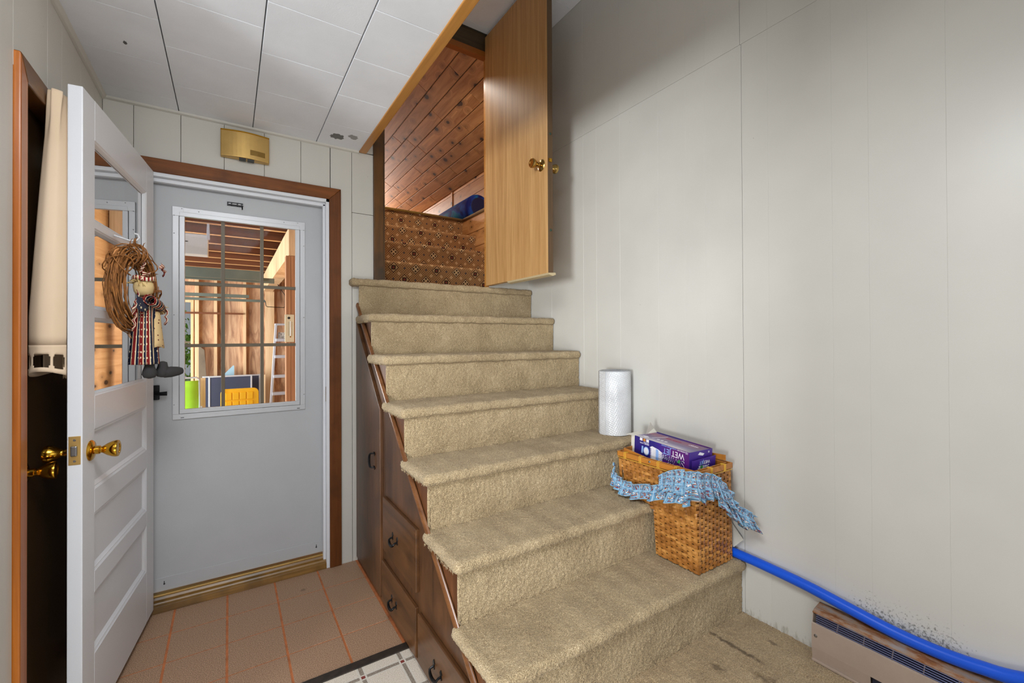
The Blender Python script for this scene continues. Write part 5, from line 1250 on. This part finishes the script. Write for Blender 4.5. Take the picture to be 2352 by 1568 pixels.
MAT['post_wood'] = wood('post_wood', (150, 100, 66), (190, 138, 96), 'z', 0.7, 10, 0.05, 4.0, 0.1)
po = thing('timber_post', (0.50, 4.62, GF), 'double timber post under the beam in the garage', 'post')
B(0.448, 0.488, 4.58, 4.68, GF, 2.099).build('plank', 'post_wood', po, 0.002); B(0.490, 0.530, 4.58, 4.68, GF, 2.099).build('plank', 'post_wood', po, 0.002)
tm = thing('wall_thermometer', (0.476, 4.575, 1.30), 'cream wall thermometer fixed on the garage post', 'thermometer')
B(0.436, 0.516, 4.565, 4.579, 1.290, 1.548).build('plate', plain('cream_plate', (216, 206, 176), 0.5), tm, 0.004)
MB().tube([(0.482, 4.562, 1.345), (0.482, 4.562, 1.485)], 0.003, 8).build('tube', plain('glass_tube', (222, 224, 226), 0.2), tm)
MB().lathe([(0.004, -0.006), (0.006, 0), (0.004, 0.006)], Matrix.Translation((0.482, 4.562, 1.340)), 10).build('bulb', 'brass', tm)
mb = MB()
for k in range(12):
    z = 1.352 + 0.011 * k
    mb.box(0.462, 0.474, 4.5635, 4.5655, z, z + 0.002); mb.box(0.490, 0.502, 4.5635, 4.5655, z, z + 0.002)
mb.build('scale_marks', 'black', tm)
MB().lathe([(0.012, 0), (0.011, 0.003), (0.008, 0.003)], Matrix.Translation((0.47, 4.565, 1.515)) @ Matrix.Rotation(PI / 2, 4, 'X'), 16).build('emblem', 'black', tm)
# raised garage door hardware
def rail(x0, x1, y, z0, z1, label, yj):
    t_ = thing('steel_rail', ((x0 + x1) / 2, y, z0), label, 'rail')
    g = (z1 - z0) / 2
    MB().prism([(y - 0.03, z0), (y + 0.03, z0), (y + 0.03, z0 + 0.006), (y - 0.022, z0 + 0.006), (y - 0.022, z0 + g - 0.004), (y - 0.010, z0 + g), (y - 0.022, z0 + g + 0.004), (y - 0.022, z1 - 0.006), (y + 0.03, z1 - 0.006), (y + 0.03, z1), (y - 0.03, z1)], 'x', x0, x1).build('channel', 'galv', t_)
    for x in (x0 + 0.15, x0 + 0.75): MB().prism([(y, z1 - 0.004), (y + 0.006, z1 - 0.004), (yj + 0.006, GZ + 0.004), (yj, GZ + 0.004)], 'x', x - 0.012, x + 0.012).build('hanger', 'galv', t_)
rail(-1.6, 0.31, 5.82, 1.995, 2.10, 'upper deep grey steel rail hanging under the garage joists', 5.82)
rail(-1.6, 0.455, 5.95, 1.985, 2.040, 'longest grey steel rail ending near the timber beam', 5.83)
rail(-1.6, 0.24, 7.29, 1.909, 1.950, 'short thin grey-green rail above the garage window', 7.29)
rail(-1.6, 0.445, 7.38, 1.862, 1.895, 'lowest grey-green steel rail above the plywood wall', 7.30)
spg = thing('coil_spring', (-0.6, 6.80, 2.0), 'long dark coil spring under the garage joists', 'spring')
coil = [(-1.2 + 1.12 * t, 6.80 + 0.022 * math.cos(t * 2 * PI * 70), 2.02 + 0.022 * math.sin(t * 2 * PI * 70)) for t in np.linspace(0, 1, 70 * 8)]
MB().tube(coil, 0.004, 4).build('coil', plain('dark_spring', (70, 60, 50), 0.5, 0.5), spg)
MB().tube([(-1.3, 6.80, 2.02), (0.40, 6.80, 2.02)], 0.009, 8).build('shaft', 'galv', spg)
for x in (-1.25, -0.85): B(x - 0.015, x + 0.015, 6.795, 6.805, 2.01, GZ + 0.004).build('bracket', 'galv', spg)
wb_ = thing('white_box', (-0.35, 4.9, 2.1), 'white plastic box hanging under the joists at the window corner', 'box')
B(-0.62, -0.160, 4.85, 4.99, 2.085, 2.245).build('case', plain('ivory_plastic', (206, 208, 210), 0.4), wb_, 0.006); B(-0.62, -0.162, 4.845, 4.99, 2.239, 2.268).build('lid', plain('ivory_plastic_lid', (214, 216, 220), 0.4), wb_, 0.004)
MB().prism([(-0.173, 2.225), (-0.145, 2.225), (-0.150, 2.374), (-0.166, 2.374)], 'y', 4.835, 4.85).build('hanger', 'white_metal', wb_, 0.002)
B(-0.330, -0.308, 4.844, 4.851, 2.190, 2.198).build('slot', 'black', wb_)
# step ladder
ld = thing('step_ladder', (0.66, 7.2, GF), 'white aluminium step ladder leaning near the garage post', 'ladder')
def lrail(xa, xb): return MB().prism([(xa, GF), (xa + 0.030, GF), (xb + 0.030, 1.545), (xb, 1.545)], 'y', 7.19, 7.25).build('rail', 'white_metal', ld, 0.003)
lrail(0.462, 0.560); lrail(0.905, 0.810)
for z in (0.02, 0.275, 0.525, 0.775, 1.060, 1.30):
    f = (z - GF) / 1.695
    B(0.485 + 0.098 * f, 0.912 - 0.095 * f, 7.17, 7.26, z - 0.014, z + 0.028).build('step', 'white_metal', ld, 0.003)
B(0.558, 0.842, 7.17, 7.27, 1.520, 1.548).build('top_cap', 'white_metal', ld, 0.004)
MB().tube([(0.50, 7.5, GF), (0.575, 7.28, 1.50)], 0.012, 8).build('rear_leg', 'white_metal', ld); MB().tube([(0.90, 7.5, GF), (0.825, 7.28, 1.50)], 0.012, 8).build('rear_leg', 'white_metal', ld)
B(0.60, 0.80, 7.23, 7.25, 1.315, 1.42).build('label_plate', plain('speckled_label', (180, 176, 170), 0.6, var=0.4, vscale=40), ld)
# window screens leaning on the wall
MAT['mesh'] = plain('dark_insect_mesh', (62, 68, 92), 0.7)
def screen(x0, x1, z1, y, label):
    s_ = thing('window_screen', ((x0 + x1) / 2, y, GF), label, 'window screen', 'window screens leaning in the garage')
    frame_y(MB(), x0, x1, GF, z1, 0.022, y, y + 0.018).build('frame', 'white_metal', s_, 0.002)
    B(x0 + 0.02, x1 - 0.02, y + 0.007, y + 0.010, GF + 0.02, z1 - 0.02).build('mesh', 'mesh', s_)
screen(-0.258, 0.302, 0.775, 7.90, 'nearest dark window screen behind the yellow lid'); screen(-0.335, 0.42, 0.768, 8.02, 'wider dark window screen behind the nearest screen')
tag(B(0.452, 0.474, 7.80, 7.84, GF, 0.772).build('batten', 'stud'), 'pale upright batten beside the window screens', 'batten')
yl = thing('storage_lid', (0.12, 7.0, GF), 'yellow plastic storage lid with ribbed grid standing in garage', 'lid')
MAT['yellow'] = plain('yellow_plastic', (246, 186, 14), 0.4)
def rrect(x0, x1, z0, z1, r):
    P = []
    for cx_, cz_, a0 in ((x1 - r, z1 - r, 0), (x0 + r, z1 - r, PI / 2), (x0 + r, z0 + r, PI), (x1 - r, z0 + r, 1.5 * PI)):
        for k in range(7): P.append((cx_ + r * math.cos(a0 + k * PI / 12), cz_ + r * math.sin(a0 + k * PI / 12)))
    return P
MB().prism(rrect(-0.095, 0.345, GF + 0.002, 0.652, 0.06), 'y', 7.0, 7.05).build('panel', 'yellow', yl, 0.006)
for i in range(4):
    for j in range(5): B(-0.040 + 0.083 * i, 0.030 + 0.083 * i, 6.988, 7.001, 0.505 - 0.118 * j, 0.605 - 0.118 * j).build('raised_field', 'yellow', yl, 0.006)
gcx = thing('folding_chair', (-0.55, 6.5, GF), 'lime green folding chair with white tubular frame in garage', 'chair')
MB().grid([[(-0.86 + 0.55 * i / 6, 6.50 + 0.10 * (1 - j / 6) + 0.02 * math.sin(i), 0.28 + 0.545 * j / 6) for i in range(7)] for j in range(7)]).build('fabric', plain('lime_cloth', (168, 226, 58), 0.8, var=0.05), gcx, smooth=True, solid=0.004)
MB().tube([(-0.30, 6.62, GF), (-0.300, 6.52, 0.80), (-0.306, 6.50, 0.845), (-0.33, 6.50, 0.862), (-0.86, 6.50, 0.862), (-0.88, 6.52, 0.80), (-0.88, 6.62, GF)], 0.011, 8).build('back_frame', 'white_metal', gcx, smooth=True)
MB().tube([(-0.29, 6.30, GF), (-0.28, 6.6, 0.5)], 0.011, 8).build('leg', 'white_metal', gcx); MB().tube([(-0.88, 6.30, GF), (-0.88, 6.6, 0.5)], 0.011, 8).build('leg', 'white_metal', gcx)
MB().grid([[(-0.86 + 0.57 * i / 4, 6.60 - 0.38 * j / 4, 0.30 - 0.02 * j / 4) for i in range(5)] for j in range(5)]).build('seat', plain('lime_cloth_seat', (168, 226, 58), 0.8), gcx, solid=0.004)
tag(B(-0.300, -0.250, 6.75, 6.78, GF, 0.835).build('short_plank', 'stud'), 'short pale plank standing beside the green chair', 'plank')
mb = MB(); mb.prism([(-0.385, GF), (-0.235, GF), (-0.315, 1.16), (-0.385, 1.23)], 'y', 8.14, 8.17)
tag(mb.build('grey_board', plain('weathered_board', (122, 108, 92), 0.85, var=0.12)), 'weathered grey board leaning against the garage studs', 'board')
mb = MB().prism([(-0.19, 0.64), (0.068, 0.60), (0.068, 0.905), (0.055, 0.912)], 'y', 8.175, 8.185)
tag(mb.build('glass_offcut', plain('pale_blue_panel', (168, 206, 226), 0.4)), 'pale blue triangular panel standing above the screens', 'panel')
tag(MB().tube([(0.427, 7.05, 1.86), (0.437, 7.05, 1.79), (0.455, 7.05, 1.776), (0.66, 7.05, 1.772), (0.675, 7.05, 1.785), (0.675, 7.05, 1.95), (0.58, 7.05, 2.105)], 0.005, 6).build('wire_hook', 'black_iron'), 'bent black wire hook hanging beside the timber beam', 'hook')
# greenery outside the garage window
def leaves(name, cx_, cy_, cz_, rx, ry, rz, n_, c, label, cat_):
    rr = np.random.default_rng(abs(hash(name)) % 1000 if False else 11); V = []; F = []
    th_ = rr.uniform(0, 2 * PI, n_); ph_ = np.arccos(rr.uniform(-1, 1, n_)); r_ = rr.uniform(0.6, 1.0, n_)
    for k in range(n_):
        p = Vector((cx_ + rx * r_[k] * math.sin(ph_[k]) * math.cos(th_[k]), cy_ + ry * r_[k] * math.sin(ph_[k]) * math.sin(th_[k]), cz_ + rz * r_[k] * math.cos(ph_[k])))
        a = Vector(rr.standard_normal(3)).normalized() * 0.07; b_ = a.cross(Vector(rr.standard_normal(3))).normalized() * 0.035
        o_ = len(V); V += [p - a, p + b_, p + a, p - b_]; F.append((o_, o_ + 1, o_ + 2, o_ + 3))
    root = thing(name, (cx_, cy_, GF - 0.3), label, cat_)
    m_ = MB(); m_.add(V, F); m_.build('foliage', plain('leaf_green', c, 0.6, var=0.25, vscale=6), root, kind='stuff')
    MB().tube([(cx_, cy_, GF - 0.3), (cx_ + 0.05, cy_, cz_)], [0.06, 0.03], 8).build('stem', 'deck', root)
leaves('shrub', -1.9, 12.2, 1.0, 1.6, 0.8, 1.3, 2600, (150, 190, 84), 'sunlit green shrub outside the garage window', 'shrub')
tag(B(-9, 5, GY + 0.15, 26, GF - 0.35, GF - 0.30).build('ground', plain('pale_grass', (168, 182, 120), 0.9, var=0.1)), 'pale grass outside the garage window', kind='structure')
